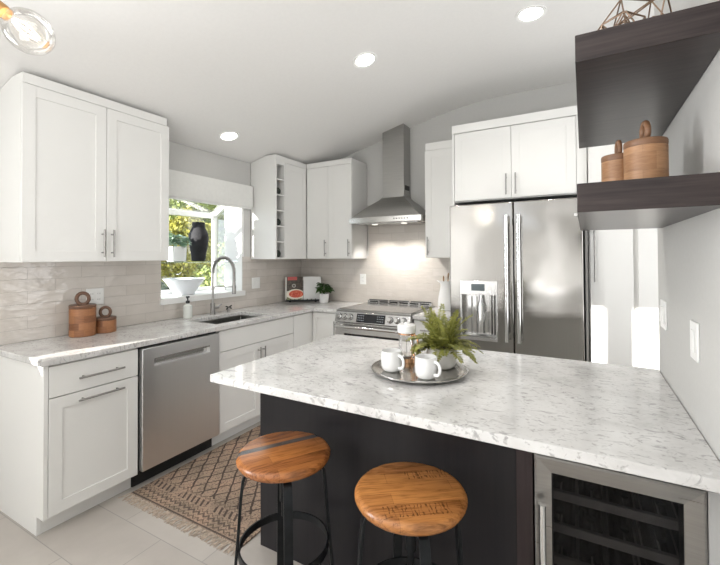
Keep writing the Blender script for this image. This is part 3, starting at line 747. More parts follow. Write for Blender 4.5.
wd0 = B(); x0, x1, z0, z1, ft_ = 2.860, 3.297, .05, .775, .050
oy = -2.455
def ring(bm, a0, a1, b0, b1, y): return [bm.verts.new((a, y, b)) for a, b in ((a0, b0), (a1, b0), (a1, b1), (a0, b1))]
R0 = ring(wd0, x0, x1, z0, z1, -2.3725); R1 = ring(wd0, x0, x1, z0, z1, oy + .003); R2 = ring(wd0, x0 + .006, x1 - .006, z0 + .006, z1 - .006, oy)
R3_ = ring(wd0, x0 + ft_, x1 - ft_, z0 + ft_, z1 - ft_, oy + .006); R4 = ring(wd0, x0 + ft_, x1 - ft_, z0 + ft_, z1 - ft_, -2.3725)
for a, b in ((R0, R1), (R1, R2), (R2, R3_), (R3_, R4), (R4, R0)):
    for k in range(4): wd0.faces.new((a[k], a[(k + 1) % 4], b[(k + 1) % 4], b[k]))
wdo = part('door_frame', wd0, COOLF, wc, smooth=False)
part('glass_pane', box(B(), x0 + ft_ - .004, x1 - ft_ + .004, -2.446, -2.440, z0 + ft_ - .004, z1 - ft_ + .004), TINT, wdo)
b = B(); cyl(b, (2.886, -2.495, .14), (2.886, -2.495, .64), .0105, seg=14)
for zz in (.17, .61): cyl(b, (2.886, -2.495, zz), (2.886, -2.452, zz), .008)
part('handle', b, CHROME, wdo, 'vertical steel bar handle')
RACK = plain('rack_front', (.52, .48, .43), .4, nscale=20, namt=.1)
for k, zz in enumerate((.16, .27, .38, .49, .60)):
    b = B(); box(b, 2.8715, 3.2685, -2.368, -2.352, zz, zz + .028)
    for j in range(9): cyl(b, (2.885 + j * .046, -2.352, zz + .012), (2.885 + j * .046, -1.83, zz + .012), .003, seg=6)
    part('rack', b, RACK, wc)
nb = 0
for k, zz in enumerate((.27, .38, .49, .60)):
    for j in range(4):
        x = 2.925 + j * .095
        ptxt = ('lowest stocked', 'lower middle', 'upper middle', 'topmost')[k]; ctxt = ('first', 'second', 'third', 'fourth')[j]
        bo = single('wine_bottle', 'dark bottle on the %s wine cooler rack, %s from the left' % (ptxt, ctxt), 'wine bottle',
            lathe(B(), [(0, 0), (.037, 0), (.037, .19), (.030, .22), (.014, .245), (.0135, .30), (0, .30)], (x, -2.03, zz + .028 + .024), (0, -1, 0), 14), BOTTLE, (x, -2.15, zz + .05), 0, 'wine bottles in the wine cooler')

# ------------------------------------------------------------------ floating shelves
for z0, z1, lab in ((1.921, 1.991, 'upper dark wood floating shelf on the right wall, under the wire ornament'), (1.541, 1.617, 'lower dark wood floating shelf on the right wall, under the round boxes')):
    single('floating_shelf', lab, 'shelf', box(B(), 2.995, XR - .001, -2.727 if z0 > 1.7 else -2.685, -1.785, z0, z1), SHELFW, (3.15, -2.25, z0), .002)

# ------------------------------------------------------------------ canisters
def canister(label, x, y, z, r, h, rk, face, mats, group):
    t = thing('wooden_canister', label, 'canister', (x, y, z), group)
    lh = .018 if h > .1 else .015
    part('body', lathe(B(), [(0, .0005), (r - .004, .0005), (r, .004), (r * 1.0, h - lh - .001), (0, h - lh - .001)], (x, y, z), seg=40), mats[0], t)
    l = part('lid', lathe(B(), [(0, h - lh), (r * .985, h - lh), (r * 1.01, h - lh + .004), (r * 1.01, h - .004), (r * .985, h), (0, h)], (x, y, z), seg=40), mats[1], t)
    d = Vector((face[0], face[1], 0)).normalized()
    # ring handle standing on edge, its hole facing 'face'
    u_ = Vector((-d.y, d.x, 0)); c = Vector((x, y, z + h + rk * 1.12)); pts = []
    for k in range(24):
        a = 2 * PI * k / 24; pts.append(c + u_ * rk * math.cos(a) + Vector((0, 0, 1)) * rk * 1.1 * math.sin(a))
    b = B(); tube(b, pts, rk * .34, 10, closed=True); cyl(b, (x, y, z + h - .002), (x, y, z + h + rk * .35), rk * .42)
    part('ring_handle', b, mats[1], l)
    return t
canister('larger wooden canister with ring handle on the counter at the tiled wall', .118, -2.485, .914, .075, .205, .034, (1, -.75), (ACACIA, ACACIA_T), 'canisters on the counter')
canister('smaller wooden canister with ring handle on the counter near the window', .118, -2.342, .914, .066, .104, .030, (1, -.75), (ACACIA, ACACIA_T), 'canisters on the counter')
canister('larger round wooden box with ring handle on the lower floating shelf', 3.168, -2.47, 1.617, .0535, .140, .024, (1, .15), (BAMBOO, BAMBOO_T), 'boxes on the lower shelf')
canister('smaller round wooden box with ring handle at the left end of the floating shelf', 3.108, -2.385, 1.617, .047, .124, .020, (1, .15), (BAMBOO, BAMBOO_T), 'boxes on the lower shelf')

# wire ornament on the top shelf
orn = thing('wire_ornament', 'bronze geometric wire ornament on the upper floating shelf', 'ornament', (3.12, -2.45, 1.991))
def gem(bm, c, r, seed, sq=.9):
    rg_ = random.Random(seed); g = (1 + 5 ** .5) / 2
    V0 = [Vector(v).normalized() for v in [(-1, g, 0), (1, g, 0), (-1, -g, 0), (1, -g, 0), (0, -1, g), (0, 1, g), (0, -1, -g), (0, 1, -g), (g, 0, -1), (g, 0, 1), (-g, 0, -1), (-g, 0, 1)]]
    rot = Matrix.Rotation(rg_.uniform(0, 3), 3, 'Z') @ Matrix.Rotation(rg_.uniform(0, 3), 3, 'X')
    P = [rot @ v * r * rg_.uniform(.8, 1.15) for v in V0]; mz = min(p.z for p in P)
    P = [Vector(c) + Vector((p.x, p.y, (p.z - mz) * sq)) for p in P]
    for i in range(12):
        for j in range(i + 1, 12):
            if (V0[i] - V0[j]).length < 1.2: cyl(bm, P[i], P[j], .0022, seg=6)
b = B(); gem(b, (3.150, -2.43, 1.9935), .105, 3, 1.15)
part('large_facets', b, WIRE, orn)
b = B(); gem(b, (3.075, -2.50, 1.9935), .062, 5, .75); gem(b, (3.20, -2.55, 1.9935), .06, 9, .8); gem(b, (3.10, -2.33, 1.9935), .07, 14, 1); gem(b, (3.215, -2.38, 1.9935), .075, 21, 1.1); gem(b, (3.12, -2.47, 2.03), .07, 31, 1)
part('small_facets', b, WIRE, orn)

# ------------------------------------------------------------------ switches and outlets
def wall_plate(name, label, cat, axis, c, wd, hd_, gangs, outlet=False, group=None):
    """axis: 'x+' plate faces +x, 'x-' faces -x, 'y-' faces -y"""
    t = thing(name, label, cat, c, group); a, b_, z = c
    def bx(bm, u0, u1, z0, z1, d0, d1):
        if axis == 'x+': return box(bm, a + d0, a + d1, b_ + u0, b_ + u1, z + z0, z + z1)
        if axis == 'x-': return box(bm, a - d1, a - d0, b_ + u0, b_ + u1, z + z0, z + z1)
        return box(bm, a + u0, a + u1, b_ - d1, b_ - d0, z + z0, z + z1)
    part('plate', bx(B(), -wd / 2, wd / 2, -hd_ / 2, hd_ / 2, .0003, .007), PLATE, t, bevel=.002)
    for k in range(gangs):
        uc = (k - (gangs - 1) / 2) * .046
        if outlet and k == 0 or outlet == 2:
            part('socket_face', bx(B(), uc - .017, uc + .017, -.034, .034, .0072, .009), PLATE, t, bevel=.001)
            s = B()
            for zz in (-.02, .02):
                for du in (-.007, .006): bx(s, uc + du - .001, uc + du + .001, zz - .005, zz + .005, .0091, .0096)
            part('slots', s, DARKIN, t)
        else: part('rocker', bx(B(), uc - .0165, uc + .0165, -.033, .033, .0072, .012), PLATE, t, bevel=.002)
    return t
wall_plate('electrical_outlet', 'white double outlet plate on the tiles behind the larger wooden canister', 'electrical outlet', 'x+', (.008, -2.355, 1.155), .115, .115, 2, 2)
wall_plate('wall_switch', 'white switch plate on the tiles right of the window', 'light switch', 'x+', (.008, -.782, 1.155), .115, .115, 2)
wall_plate('electrical_outlet', 'white outlet plate on the tiles left of the range', 'electrical outlet', 'y-', (.87, -.008, 1.175), .075, .115, 1, 2)
wall_plate('wall_switch', 'white two-gang switch plate on the right wall, nearer the pantry', 'light switch', 'x-', (XR, -1.815, 1.18), .115, .115, 2)
wall_plate('wall_switch', 'white switch plate on the right wall, farther from the pantry', 'light switch', 'x-', (XR, -2.345, 1.17), .085, .115, 1)

# ------------------------------------------------------------------ recessed ceiling lights
def downlight(label, x, y):
    z = ceil_z(x); sl = math.atan(.254) if x < 1.8 else 0
    nv = Vector((math.sin(sl), 0, -math.cos(sl)))
    t = thing('recessed_light', label, 'ceiling light', (x, y, z), 'recessed ceiling lights')
    c = Vector((x, y, z)) 
    part('trim_ring', lathe(B(), [(.066, .0005), (.092, .0005), (.090, .006), (.070, .004)], c, nv, 32, closed=True), TRIMW, t)
    part('lens', lathe(B(), [(0, .0042), (.0655, .0042), (.0655, .0012), (0, .0012)], c, nv, 32), LEDM, t, 'glowing round lens')
    lamp('downlight', 'SPOT', c + nv * .012, nv if x > 1 else (.3, .1, -1), (42 if x < 2 else 30) if x > 1 else 14, (1, .97, .92), spot_size=math.radians(115 if x > 1 else 84), spot_blend=.8, shadow_soft_size=.06)
downlight('round recessed ceiling light near the window wall, above the sink', .318, -1.422)
downlight('round recessed ceiling light in the middle of the sloped ceiling', 1.665, -1.404)
downlight('round recessed ceiling light nearest the floating shelves', 2.741, -1.227)

# ------------------------------------------------------------------ pendant with bare bulb
d0 = 1.0
def pix(u, v, d): return CAM + (F2 + R3 * ((u - 360) / FPX) - U3 * ((v - PY) / FPX)) * d
tip = pix(52, 50, d0); soc = pix(5, 13, d0); ax = (tip - soc).normalized()
pl = thing('pendant_light', 'brass pendant light with a clear glowing globe bulb', 'pendant light', soc - ax * .33)
hub = soc - ax * .33
part('bulb', lathe(B(), [(.014, .0), (.015, .011), (.028, .026), (.042, .042), (.0505, .062), (.052, .08), (.0475, .101), (.0345, .120), (.017, .131), (0, .134)], soc, ax, 40), BULBG, pl)
fb = B(); u_, v_, _ = frame_of(ax)
for k in range(6):
    a = 2 * PI * k / 6; p = u_ * math.cos(a) + v_ * math.sin(a)
    tube(fb, [soc + ax * .03 + p * .006, soc + ax * .06 + p * .014, soc + ax * .105 + p * .006], .0011, 5)
part('filament', fb, FILA, pl)
part('socket', lathe(B(), [(0, -.055), (.017, -.055), (.018, -.05), (.018, -.004), (.0155, .003), (0, .003)], soc, ax, 24), BRASS, pl)
part('arm', tube(B(), [soc - ax * .05, hub], .006, 12), BRASS, pl)
part('hub', lathe(B(), [(0, -.035), (.02, -.03), (.035, 0), (.02, .03), (0, .035)], hub, (0, 0, 1), 24), BRASS, pl)
zc = ceil_z(hub.x)
part('stem', cyl(B(), hub + Vector((0, 0, .02)), (hub.x, hub.y, zc - .01), .006), BRASS, pl)
part('canopy', lathe(B(), [(0, -.03), (.05, -.026), (.062, -.008), (.062, .012), (0, .012)], (hub.x, hub.y, zc), (0, 0, 1), 28), BRASS, pl)
lamp('bulb_glow', 'POINT', soc + ax * .07, (0, 0, -1), 3, (1, .95, .88), shadow_soft_size=.008)

# ------------------------------------------------------------------ stools
def stool(label, x, y, seat, rot):
    ZT = .660; R = .184
    t = thing('bar_stool', label, 'stool', (x, y, 0), 'bar stools')
    part('seat', lathe(B(), [(0, -.040), (R - .018, -.040), (R - .006, -.034), (R, -.022), (R, -.014), (R - .007, -.004), (R - .018, 0), (0, 0)], (x, y, ZT), (0, 0, 1), 56), seat, t, 'round wooden plank seat')
    part('screw_post', cyl(B(), (x, y, .40), (x, y, ZT - .046), .011), BLACKM, t)
    part('seat_plate', cyl(B(), (x, y, ZT - .046), (x, y, ZT - .0405), .075), BLACKM, t)
    part('hub', cyl(B(), (x, y, .46), (x, y, .60), .018), BLACKM, t)
    for k in range(4):
        a = rot + k * PI / 2; c, s = math.cos(a), math.sin(a)
        pts = [(.030, .588), (.085, .606), (.125, .606), (.146, .592), (.157, .565), (.165, .50), (.176, .35), (.192, .16), (.206, .004)]
        b = B(); rows = []
        for i, (r, z) in enumerate(pts):
            r0, z0 = pts[max(i - 1, 0)]; r1, z1 = pts[min(i + 1, len(pts) - 1)]; l = math.hypot(r1 - r0, z1 - z0); nr, nz = -(z1 - z0) / l, (r1 - r0) / l
            rows.append([b.verts.new((x + (r + nr * e) * c - s * h, y + (r + nr * e) * s + c * h, max(.001, z + nz * e))) for e, h in ((-.0055, -.016), (.0055, -.016), (.0055, .016), (-.0055, .016))])
        for A, Bq in zip(rows[:-1], rows[1:]):
            for q in range(4): b.faces.new((A[q], A[(q + 1) % 4], Bq[(q + 1) % 4], Bq[q]))
        b.faces.new(rows[0][::-1]); b.faces.new(rows[-1])
        part('leg', b, BLACKM, t, bevel=.0012)
    rp = [(x + .187 * math.cos(2 * PI * k / 40), y + .187 * math.sin(2 * PI * k / 40)) for k in range(40)]
    b = B()
    ro = []; 
    lathe(b, [(.170, .275), (.1765, .275), (.1765, .305), (.170, .305)], (x, y, 0), (0, 0, 1), 48, closed=True)
    part('foot_ring', b, BLACKM, t)
stool('left bar stool, its reddish wood seat crossed by a dark grey plank', 1.960, -2.640, SEAT_A, math.radians(-45))
stool('right bar stool, its pale honey wood seat marked with worn stencilling', 2.500, -2.645, SEAT_B, math.radians(-52))

# ------------------------------------------------------------------ tray set
tx, ty, tz = 2.368, -2.212, .914
single('serving_tray', 'round pewter serving tray on the peninsula', 'tray', lathe(B(), [(0, .001), (.155, .001), (.185, .004), (.205, .017), (.211, .018), (.211, .022), (.203, .023), (.180, .011), (.150, .007), (0, .007)], (tx, ty, tz), seg=64), TRAYM, (tx, ty, tz))
TT = tz + .0075
def mug(label, x, y, ang):
    t = thing('mug', label, 'mug', (x, y, TT), 'white mugs on the tray')
    part('cup', lathe(B(), [(0, .0003), (.031, .0003), (.040, .007), (.0455, .023), (.047, .05), (.046, .088), (.0435, .089), (.0435, .05), (.042, .023), (.036, .010), (0, .009)], (x, y, TT), seg=12), CERAM, t)
    c, s = math.cos(ang), math.sin(ang); pts = []
    for k in range(11):
        a = -PI / 2 + PI * k / 10; r = .044 + .030 * math.cos(a) ** .6 if abs(math.cos(a)) > 1e-6 else .044
        pts.append((x + r * c, y + r * s, TT + .047 + .027 * math.sin(a)))
    part('handle', tube(B(), pts, .0055, 10, flat=1.2), CERAM, t)
mug('left white faceted mug on the pewter tray', 2.262, -2.272, math.radians(-22))
mug('right white faceted mug on the pewter tray, in front of the fern', 2.432, -2.298, math.radians(-22))
# french press
px_, py_ = 2.262, -2.098
fp = thing('french_press', 'glass french press with white lid and copper handle behind the mugs', 'coffee maker', (px_, py_, TT))
part('beaker', lathe(B(), [(0, .010), (.037, .010), (.039, .014), (.039, .135), (.041, .14), (.039, .14), (.037, .134), (.037, .016), (0, .013)], (px_, py_, TT), seg=32), PANE, fp)
part('lid', lathe(B(), [(0, .1405), (.043, .1405), (.044, .144), (.044, .172), (.040, .178), (.012, .180), (.010, .188), (0, .189)], (px_, py_, TT), seg=32), CERAM, fp, 'white domed lid')
b = B(); lathe(b, [(.0395, .132), (.0412, .132), (.0412, .138), (.0395, .138)], (px_, py_, TT), seg=32, closed=True); lathe(b, [(.0395, .0005), (.042, .0005), (.042, .022), (.0395, .022)], (px_, py_, TT), seg=32, closed=True)
lathe(b, [(0, .0005), (.0395, .0005), (.0395, .006), (0, .006)], (px_, py_, TT), seg=32)
for k in range(1):
    a = math.radians(-30) + k * PI / 2; cyl(b, (px_ + .0405 * math.cos(a), py_ + .0405 * math.sin(a), TT + .01), (px_ + .0405 * math.cos(a), py_ + .0405 * math.sin(a), TT + .13), .0022, seg=8)
part('band', b, COPPER, fp)
b = B(); cyl(b, (px_, py_, TT + .03), (px_, py_, TT + .139), .0022, seg=8); lathe(b, [(0, .03), (.036, .03), (.036, .036), (0, .036)], (px_, py_, TT), seg=28)
part('plunger', b, CHROME, fp)
a = math.radians(-30); c, s = math.cos(a), math.sin(a)
part('handle', tube(B(), [(px_ + r * c, py_ + r * s, TT + z) for r, z in ((.041, .13), (.065, .136), (.083, .125), (.086, .10), (.083, .05), (.070, .028), (.055, .04), (.052, .065), (.062, .078))], .0045, 10), COPPER, fp)
# fern
fxp, fyp = 2.440, -2.112
fe = thing('potted_fern', 'green fern in a white pot on the pewter tray', 'potted plant', (fxp, fyp, TT))
part('pot', lathe(B(), [(0, .0005), (.045, .0005), (.056, .008), (.066, .03), (.069, .06), (.066, .092), (.062, .094), (.060, .085), (0, .085)], (fxp, fyp, TT), seg=40), plain('cream_pot', (.74, .72, .69), .5, nscale=30, namt=.04), fe)
part('soil', lathe(B(), [(0, .0865), (.059, .0865), (.059, .0855), (0, .0855)], (fxp, fyp, TT), seg=24), SOIL, fe)
b = B(); rf = random.Random(11)
def leaflet(bm, p, d, n, L, wd):
    d = d.normalized(); s = d.cross(n).normalized(); n2 = s.cross(d)
    q = [p, p + d * L * .35 + s * wd + n2 * .001, p + d * L * .75 + s * wd * .7, p + d * L, p + d * L * .75 - s * wd * .7, p + d * L * .35 - s * wd]
    bm.faces.new([bm.verts.new(v) for v in q])
for i in range(72):
    a = rf.uniform(0, 2 * PI); L = rf.uniform(.09, .165) if i % 5 else rf.uniform(.16, .2); lift = rf.uniform(.45, 1.4) if i % 5 else rf.uniform(1.3, 1.6); p = Vector((fxp + .03 * math.cos(a), fyp + .03 * math.sin(a), TT + .086))
    out = Vector((math.cos(a), math.sin(a), 0)); d = (out * math.cos(lift) + Vector((0, 0, 1)) * math.sin(lift)).normalized(); pts = [p.copy()]; n = 13
    for k in range(n):
        d = (d + Vector((0, 0, -.115)) + Vector((rf.gauss(0, .03), rf.gauss(0, .03), 0))).normalized(); p = p + d * L / n; pts.append(p.copy())
        if k < 2: continue
        side = d.cross(Vector((0, 0, 1))); side = side.normalized() if side.length > 1e-3 else Vector((1, 0, 0)); nn = side.cross(d)
        ll = .023 * math.sin(PI * min(1, (k + 1.5) / (n + 1.5))) + .007
        for sg in (-1, 1):
            for off in (0, .5): leaflet(b, p - d * (L / n * off), side * sg + d * .35 + nn * rf.uniform(-.25, .3), nn, ll * rf.uniform(.75, 1.1), .0034)
    tube(b, pts, .0011, 4)
part('fronds', b, FERN, fe, smooth=False)

# ------------------------------------------------------------------ counter items
# soap
sx, sy = .105, -1.675
so = thing('soap_dispenser', 'milky soap bottle with black pump left of the faucet', 'soap dispenser', (sx, sy, .914))
part('bottle', lathe(B(), [(0, .0005), (.032, .0005), (.036, .005), (.036, .095), (.033, .108), (.018, .118), (.016, .126), (0, .126)], (sx, sy, .914), seg=28), SOAP, so)
b = B(); cyl(b, (sx, sy, 1.0405), (sx, sy, 1.062), .016); cyl(b, (sx, sy, 1.062), (sx, sy, 1.088), .005); lathe(b, [(0, .0), (.014, 0), (.014, .012), (0, .014)], (sx, sy, 1.088), seg=18)
tube(b, [(sx, sy, 1.096), (sx + .02, sy - .02, 1.098), (sx + .034, sy - .034, 1.09)], .005, 8)
part('pump', b, BLACKP, so, 'black pump')
# cookbook on its stand, across the corner
cx_, cy_ = .235, -.265
fd = (CAM - Vector((cx_, cy_, CAM.z))); fd.z = 0; fd.normalize(); rt = Vector((-fd.y, fd.x, 0)); lean = .22
def bk(a, bb, c): # a right, bb up along the page, c out of the page
    up = Vector((0, 0, 1)) * math.cos(lean) - fd * math.sin(lean); nn = fd * math.cos(lean) + Vector((0, 0, 1)) * math.sin(lean)
    return Vector((cx_, cy_, .940)) + rt * a + up * bb + nn * c
st = thing('cookbook_stand', 'dark metal cookbook stand in the counter corner', 'book stand', (cx_, cy_, .914))
def pbox(bm, a0, a1, b0, b1, c0, c1):
    v = [bm.verts.new(bk(a, b_, c)) for a in (a0, a1) for b_ in (b0, b1) for c in (c0, c1)]
    for f in ((0, 1, 3, 2), (4, 6, 7, 5), (0, 4, 5, 1), (2, 3, 7, 6), (0, 2, 6, 4), (1, 5, 7, 3)): bm.faces.new([v[i] for i in f])
    return bm
part('back_plate', pbox(B(), -.19, .19, -.008, .22, -.010, -.004), BLACKM, st)
b = B(); pbox(b, -.20, .20, -.016, -.009, -.010, .035)
for i in range(9): pbox(b, -.19 + i * .046, -.182 + i * .046, -.009, .006, .030, .035)
part('ledge', b, BLACKM, st)
b = B()
for a0 in (-.15, .14):
    p = bk(a0, -.016, 0); box(b, p.x - .008, p.x + .008, p.y - .008, p.y + .008, .9145, p.z + .003)
p = bk(0, .15, -.01); cyl(b, p, Vector((cx_, cy_, .917)) - fd * .13, .005)
part('foot', b, BLACKM, st)
ck = thing('cookbook', 'open cookbook with a red dish on its left page, propped in the corner', 'book', bk(0, 0, .01))
def page(sgn):
    bm = B(); n = 8; T = []
    for i in range(n + 1):
        t = i / n; a = sgn * (.002 + .20 * t); c = .008 + .016 * math.sin(PI * min(1, t * 1.3)) * (1 - t * .5)
        T.append((a, c))
    for b0, b1 in ((0.0, .262),):
        fr0 = [[bm.verts.new(bk(a, b0, c)), bm.verts.new(bk(a, b1, c))] for a, c in T]; bk0 = [[bm.verts.new(bk(a, b0, -.0025)), bm.verts.new(bk(a, b1, -.0025))] for a, c in T]
        for i in range(n):
            bm.faces.new((fr0[i][0], fr0[i + 1][0], fr0[i + 1][1], fr0[i][1])); bm.faces.new((bk0[i][0], bk0[i][1], bk0[i + 1][1], bk0[i + 1][0]))
            bm.faces.new((fr0[i][0], bk0[i][0], bk0[i + 1][0], fr0[i + 1][0])); bm.faces.new((fr0[i][1], fr0[i + 1][1], bk0[i + 1][1], bk0[i][1]))
        for i in (0, n): bm.faces.new((fr0[i][0], fr0[i][1], bk0[i][1], bk0[i][0]))
    return bm, T
def photo_page():
    """printed page: red heading block, dark photo, red dish on a white plate; coordinates along the page"""
    g = NT('printed_page'); v = g.obj()
    def dotp(vec):
        x = g.n('ShaderNodeVectorMath', operation='DOT_PRODUCT'); g.link(v, x.inputs[0]); x.inputs[1].default_value = vec; return x.outputs['Value']
    up = Vector((0, 0, 1)) * math.cos(lean) - fd * math.sin(lean)
    a, bb = dotp(rt), dotp(up)
    def win(s, lo, hi): return g.math('MULTIPLY', g.math('GREATER_THAN', s, lo), g.math('LESS_THAN', s, hi))
    def ell(ca, cb, ra, rb): return g.math('LESS_THAN', g.math('ADD', g.math('POWER', g.math('DIVIDE', g.math('SUBTRACT', a, ca), ra), 2.0), g.math('POWER', g.math('DIVIDE', g.math('SUBTRACT', bb, cb), rb), 2.0)), 1.0)
    n = g.noise(v, 60, 3)
    c = g.mix(g.math('MULTIPLY', win(a, -.185, -.004), win(bb, .10, .262)), (.62, .60, .56), g.ramp(n, [(.35, (.035, .028, .022)), (.7, (.11, .085, .06))]))
    c = g.mix(g.math('MULTIPLY', win(a, -.175, -.07), win(bb, .222, .262)), c, (.50, .09, .08))
    c = g.mix(ell(-.105, .158, .022, .022), c, (.42, .40, .36)); c = g.mix(ell(-.105, .158, .012, .012), c, (.10, .09, .07))
    c = g.mix(g.math('MULTIPLY', win(a, -.185, -.02), win(bb, 0.0, .03)), c, (.20, .22, .10))
    c = g.mix(ell(-.088, .062, .10, .058), c, (.80, .74, .62))
    c = g.mix(ell(-.080, .064, .080, .043), c, g.ramp(n, [(.35, (.52, .05, .02)), (.6, (.70, .13, .06)), (.75, (.80, .42, .25))]))
    return g.set(c, .5)
bmL, _ = page(-1); part('picture_page', bmL, photo_page(), ck, 'page with a photograph of a red dish')
bmR, _ = page(1); part('blank_page', bmR, PAPER, ck, 'white right page')
# basil pot
bx_, by_ = .475, -.20
bp = thing('potted_basil', 'small green leafy plant in a white pot beside the cookbook', 'potted plant', (bx_, by_, .914))
part('pot', lathe(B(), [(0, .0005), (.050, .0005), (.053, .006), (.056, .10), (.052, .10), (.050, .088), (0, .088)], (bx_, by_, .914), seg=32), CERAM, bp)
part('soil', lathe(B(), [(0, .090), (.049, .090), (.049, .0885), (0, .0885)], (bx_, by_, .914), seg=20), SOIL, bp)
def leafy(bm, c, rad, hgt, n, L, wd, seed, lo=0.0):
    r_ = random.Random(seed); c = Vector(c)
    for i in range(n):
        a = r_.uniform(0, 2 * PI); e = r_.uniform(-.25, 1.0); rr = r_.uniform(.35, 1)
        p = c + Vector((math.cos(a) * rad * rr * math.cos(e * 1.2), math.sin(a) * rad * rr * math.cos(e * 1.2), lo + hgt * (.35 + .6 * e * rr)))
        d = Vector((math.cos(a) + r_.gauss(0, .4), math.sin(a) + r_.gauss(0, .4), r_.uniform(-.5, .5))).normalized()
        nn = (Vector((0, 0, 1)) + d * r_.uniform(-.3, .3) + Vector((r_.gauss(0, .3), r_.gauss(0, .3), 0))).normalized()
        s = d.cross(nn).normalized(); n2 = s.cross(d).normalized(); LL = L * r_.uniform(.7, 1.15)
        prof = [(0, .0), (.2, .7), (.45, 1), (.75, .65), (1, 0)]
        mid = [bm.verts.new(p + d * LL * t - n2 * (LL * .25 * t * t)) for t, _ in prof]
        for sg in (-1, 1):
            sd = [bm.verts.new(p + d * LL * t + s * sg * wd * w_ - n2 * (LL * .25 * t * t) + n2 * wd * .3 * w_) for t, w_ in prof[1:-1]]
            ch_ = [mid[0]] + sd + [mid[-1]]
            for k in range(4):
                q = [mid[k], ch_[k], ch_[k + 1], mid[k + 1]]; q = [x for j, x in enumerate(q) if x not in q[:j]]
                if len(q) > 2: bm.faces.new(q)
b = B(); leafy(b, (bx_, by_, 1.0), .078, .15, 110, .05, .02, 3)
for i in range(12):
    a = i * .52; tube(b, [(bx_, by_, 1.003), (bx_ + .03 * math.cos(a), by_ + .03 * math.sin(a), 1.05), (bx_ + .06 * math.cos(a), by_ + .06 * math.sin(a), 1.09)], .0016, 5)
part('leaves', b, BASIL, bp)
# pitcher with utensils
qx, qy = 1.865, -.20
pt = thing('pitcher', 'white ceramic pitcher beside the fridge, holding wooden utensils', 'pitcher', (qx, qy, .914))
part('jug', lathe(B(), [(0, .0005), (.058, .0005), (.066, .008), (.071, .06), (.066, .13), (.050, .20), (.046, .235), (.054, .275), (.050, .275), (.042, .235), (.046, .20), (.06, .13), (0, .02)], (qx, qy, .914), seg=36), CERAM, pt)
part('spout', prism(B(), [(-.046, 1.165), (-.085, 1.195), (-.044, 1.189)], qy - .014, qy + .014, lambda a, b_, c: (qx + a, c, b_)), CERAM, pt, bevel=.004)
part('handle', tube(B(), [(qx + .045, qy, 1.165), (qx + .08, qy, 1.16), (qx + .092, qy, 1.12), (qx + .085, qy, 1.06), (qx + .066, qy, 1.035)], .007, 10), CERAM, pt)
for k, (dx_, dy_, L, lab) in enumerate(((.018, .01, .30, 'wooden spoon leaning right in the white pitcher'), (-.006, -.02, .275, 'wooden spatula standing upright in the white pitcher'))):
    t = thing('wooden_utensil', lab, 'kitchen utensil', (qx + dx_ * .3, qy + dy_ * .3, .938), 'utensils in the pitcher')
    p0 = Vector((qx + dx_ * .3, qy + dy_ * .3, .938)); p1 = Vector((qx + dx_ * 1.4, qy + dy_ * 1.2, .938 + L))
    part('shaft', tube(B(), [p0, p0.lerp(p1, .8), p1], .005, 8), PEACH, t)
    part('head', tube(B(), [p1 - (p1 - p0) * .12, p1 - (p1 - p0) * .04, p1 + (p1 - p0) * .04, p1 + (p1 - p0) * .1], [.006, .017, .018, .008], 10, flat=.35), PEACH, t)

# ------------------------------------------------------------------ things in the garden window
gz = 1.3905
single('vase', 'matte black ribbed vase on the glass shelf in the garden window', 'vase', lathe(B(), [(0, .0005), (.056, .0005), (.062, .006), (.070, .07), (.086, .16), (.093, .215), (.090, .26), (.068, .31), (.057, .335), (.059, .375), (.054, .375), (.051, .335), (.06, .30), (0, .05)], (-.25, -1.285, gz), seg=36), VASEM, (-.25, -1.285, gz))
su = thing('potted_succulent', 'grey green succulent in a white pot on the glass shelf', 'potted plant', (-.22, -1.545, gz))
part('pot', lathe(B(), [(0, .0005), (.078, .0005), (.082, .005), (.086, .135), (.080, .135), (.078, .12), (0, .12)], (-.22, -1.545, gz), seg=32), CERAM, su)
b = B(); leafy(b, (-.22, -1.545, gz + .12), .10, .16, 150, .05, .02, 8)
part('leaves', b, SUCC, su)
single('bowl', 'large white flared bowl on the garden window sill', 'bowl', lathe(B(), [(0, .0005), (.085, .0005), (.09, .012), (.115, .05), (.155, .11), (.182, .145), (.176, .148), (.148, .112), (.108, .055), (0, .022)], (-.205, -1.475, WZ0), seg=44), BOWLM, (-.205, -1.475, WZ0))

# ------------------------------------------------------------------ rug
rgx0, rgx1, rgy0, rgy1 = .612, 1.53, -2.455, -.80
rug = thing('rug', 'patterned tan and brown runner rug with fringe on the floor by the dishwasher', 'rug', (1.07, -1.6, 0))
rb = B(); nx, ny = 14, 30; vs_ = {}
xs_ = [rgx0 + (rgx1 - rgx0) * i / nx for i in range(nx + 1)]; ys_ = [rgy0 + (rgy1 - rgy0) * j / ny for j in range(ny + 1)]
slab(rb, xs_, ys_, lambda a, b_: True, .0008, .008)
ro = link_mesh('pile', rb, RUGM, Vector((0, 0, 0))); ro.location = (-1.07, 1.6, 0); ro.parent = rug; ROOT[ro] = Vector((0, 0, 0))
b = B(); rr_ = random.Random(5)
for i in range(150):
    x = rgx0 + (rgx1 - rgx0) * (i + .5) / 150; p = Vector((x, rgy0 + .006, .006)); pts = [p.copy()]
    dxx = rr_.gauss(0, .012)
    for k in range(4):
        p = p + Vector((dxx * .4 + rr_.gauss(0, .003), -.018 * rr_.uniform(.7, 1.1), (-.001 if k else -.001))); p.z = max(.0028, p.z); pts.append(p.copy())
    tube(b, pts, [.0026, .0026, .0024, .0022, .0018], 5)
part('fringe', b, FRINGE, rug, 'pale knotted cotton fringe', kind='stuff')

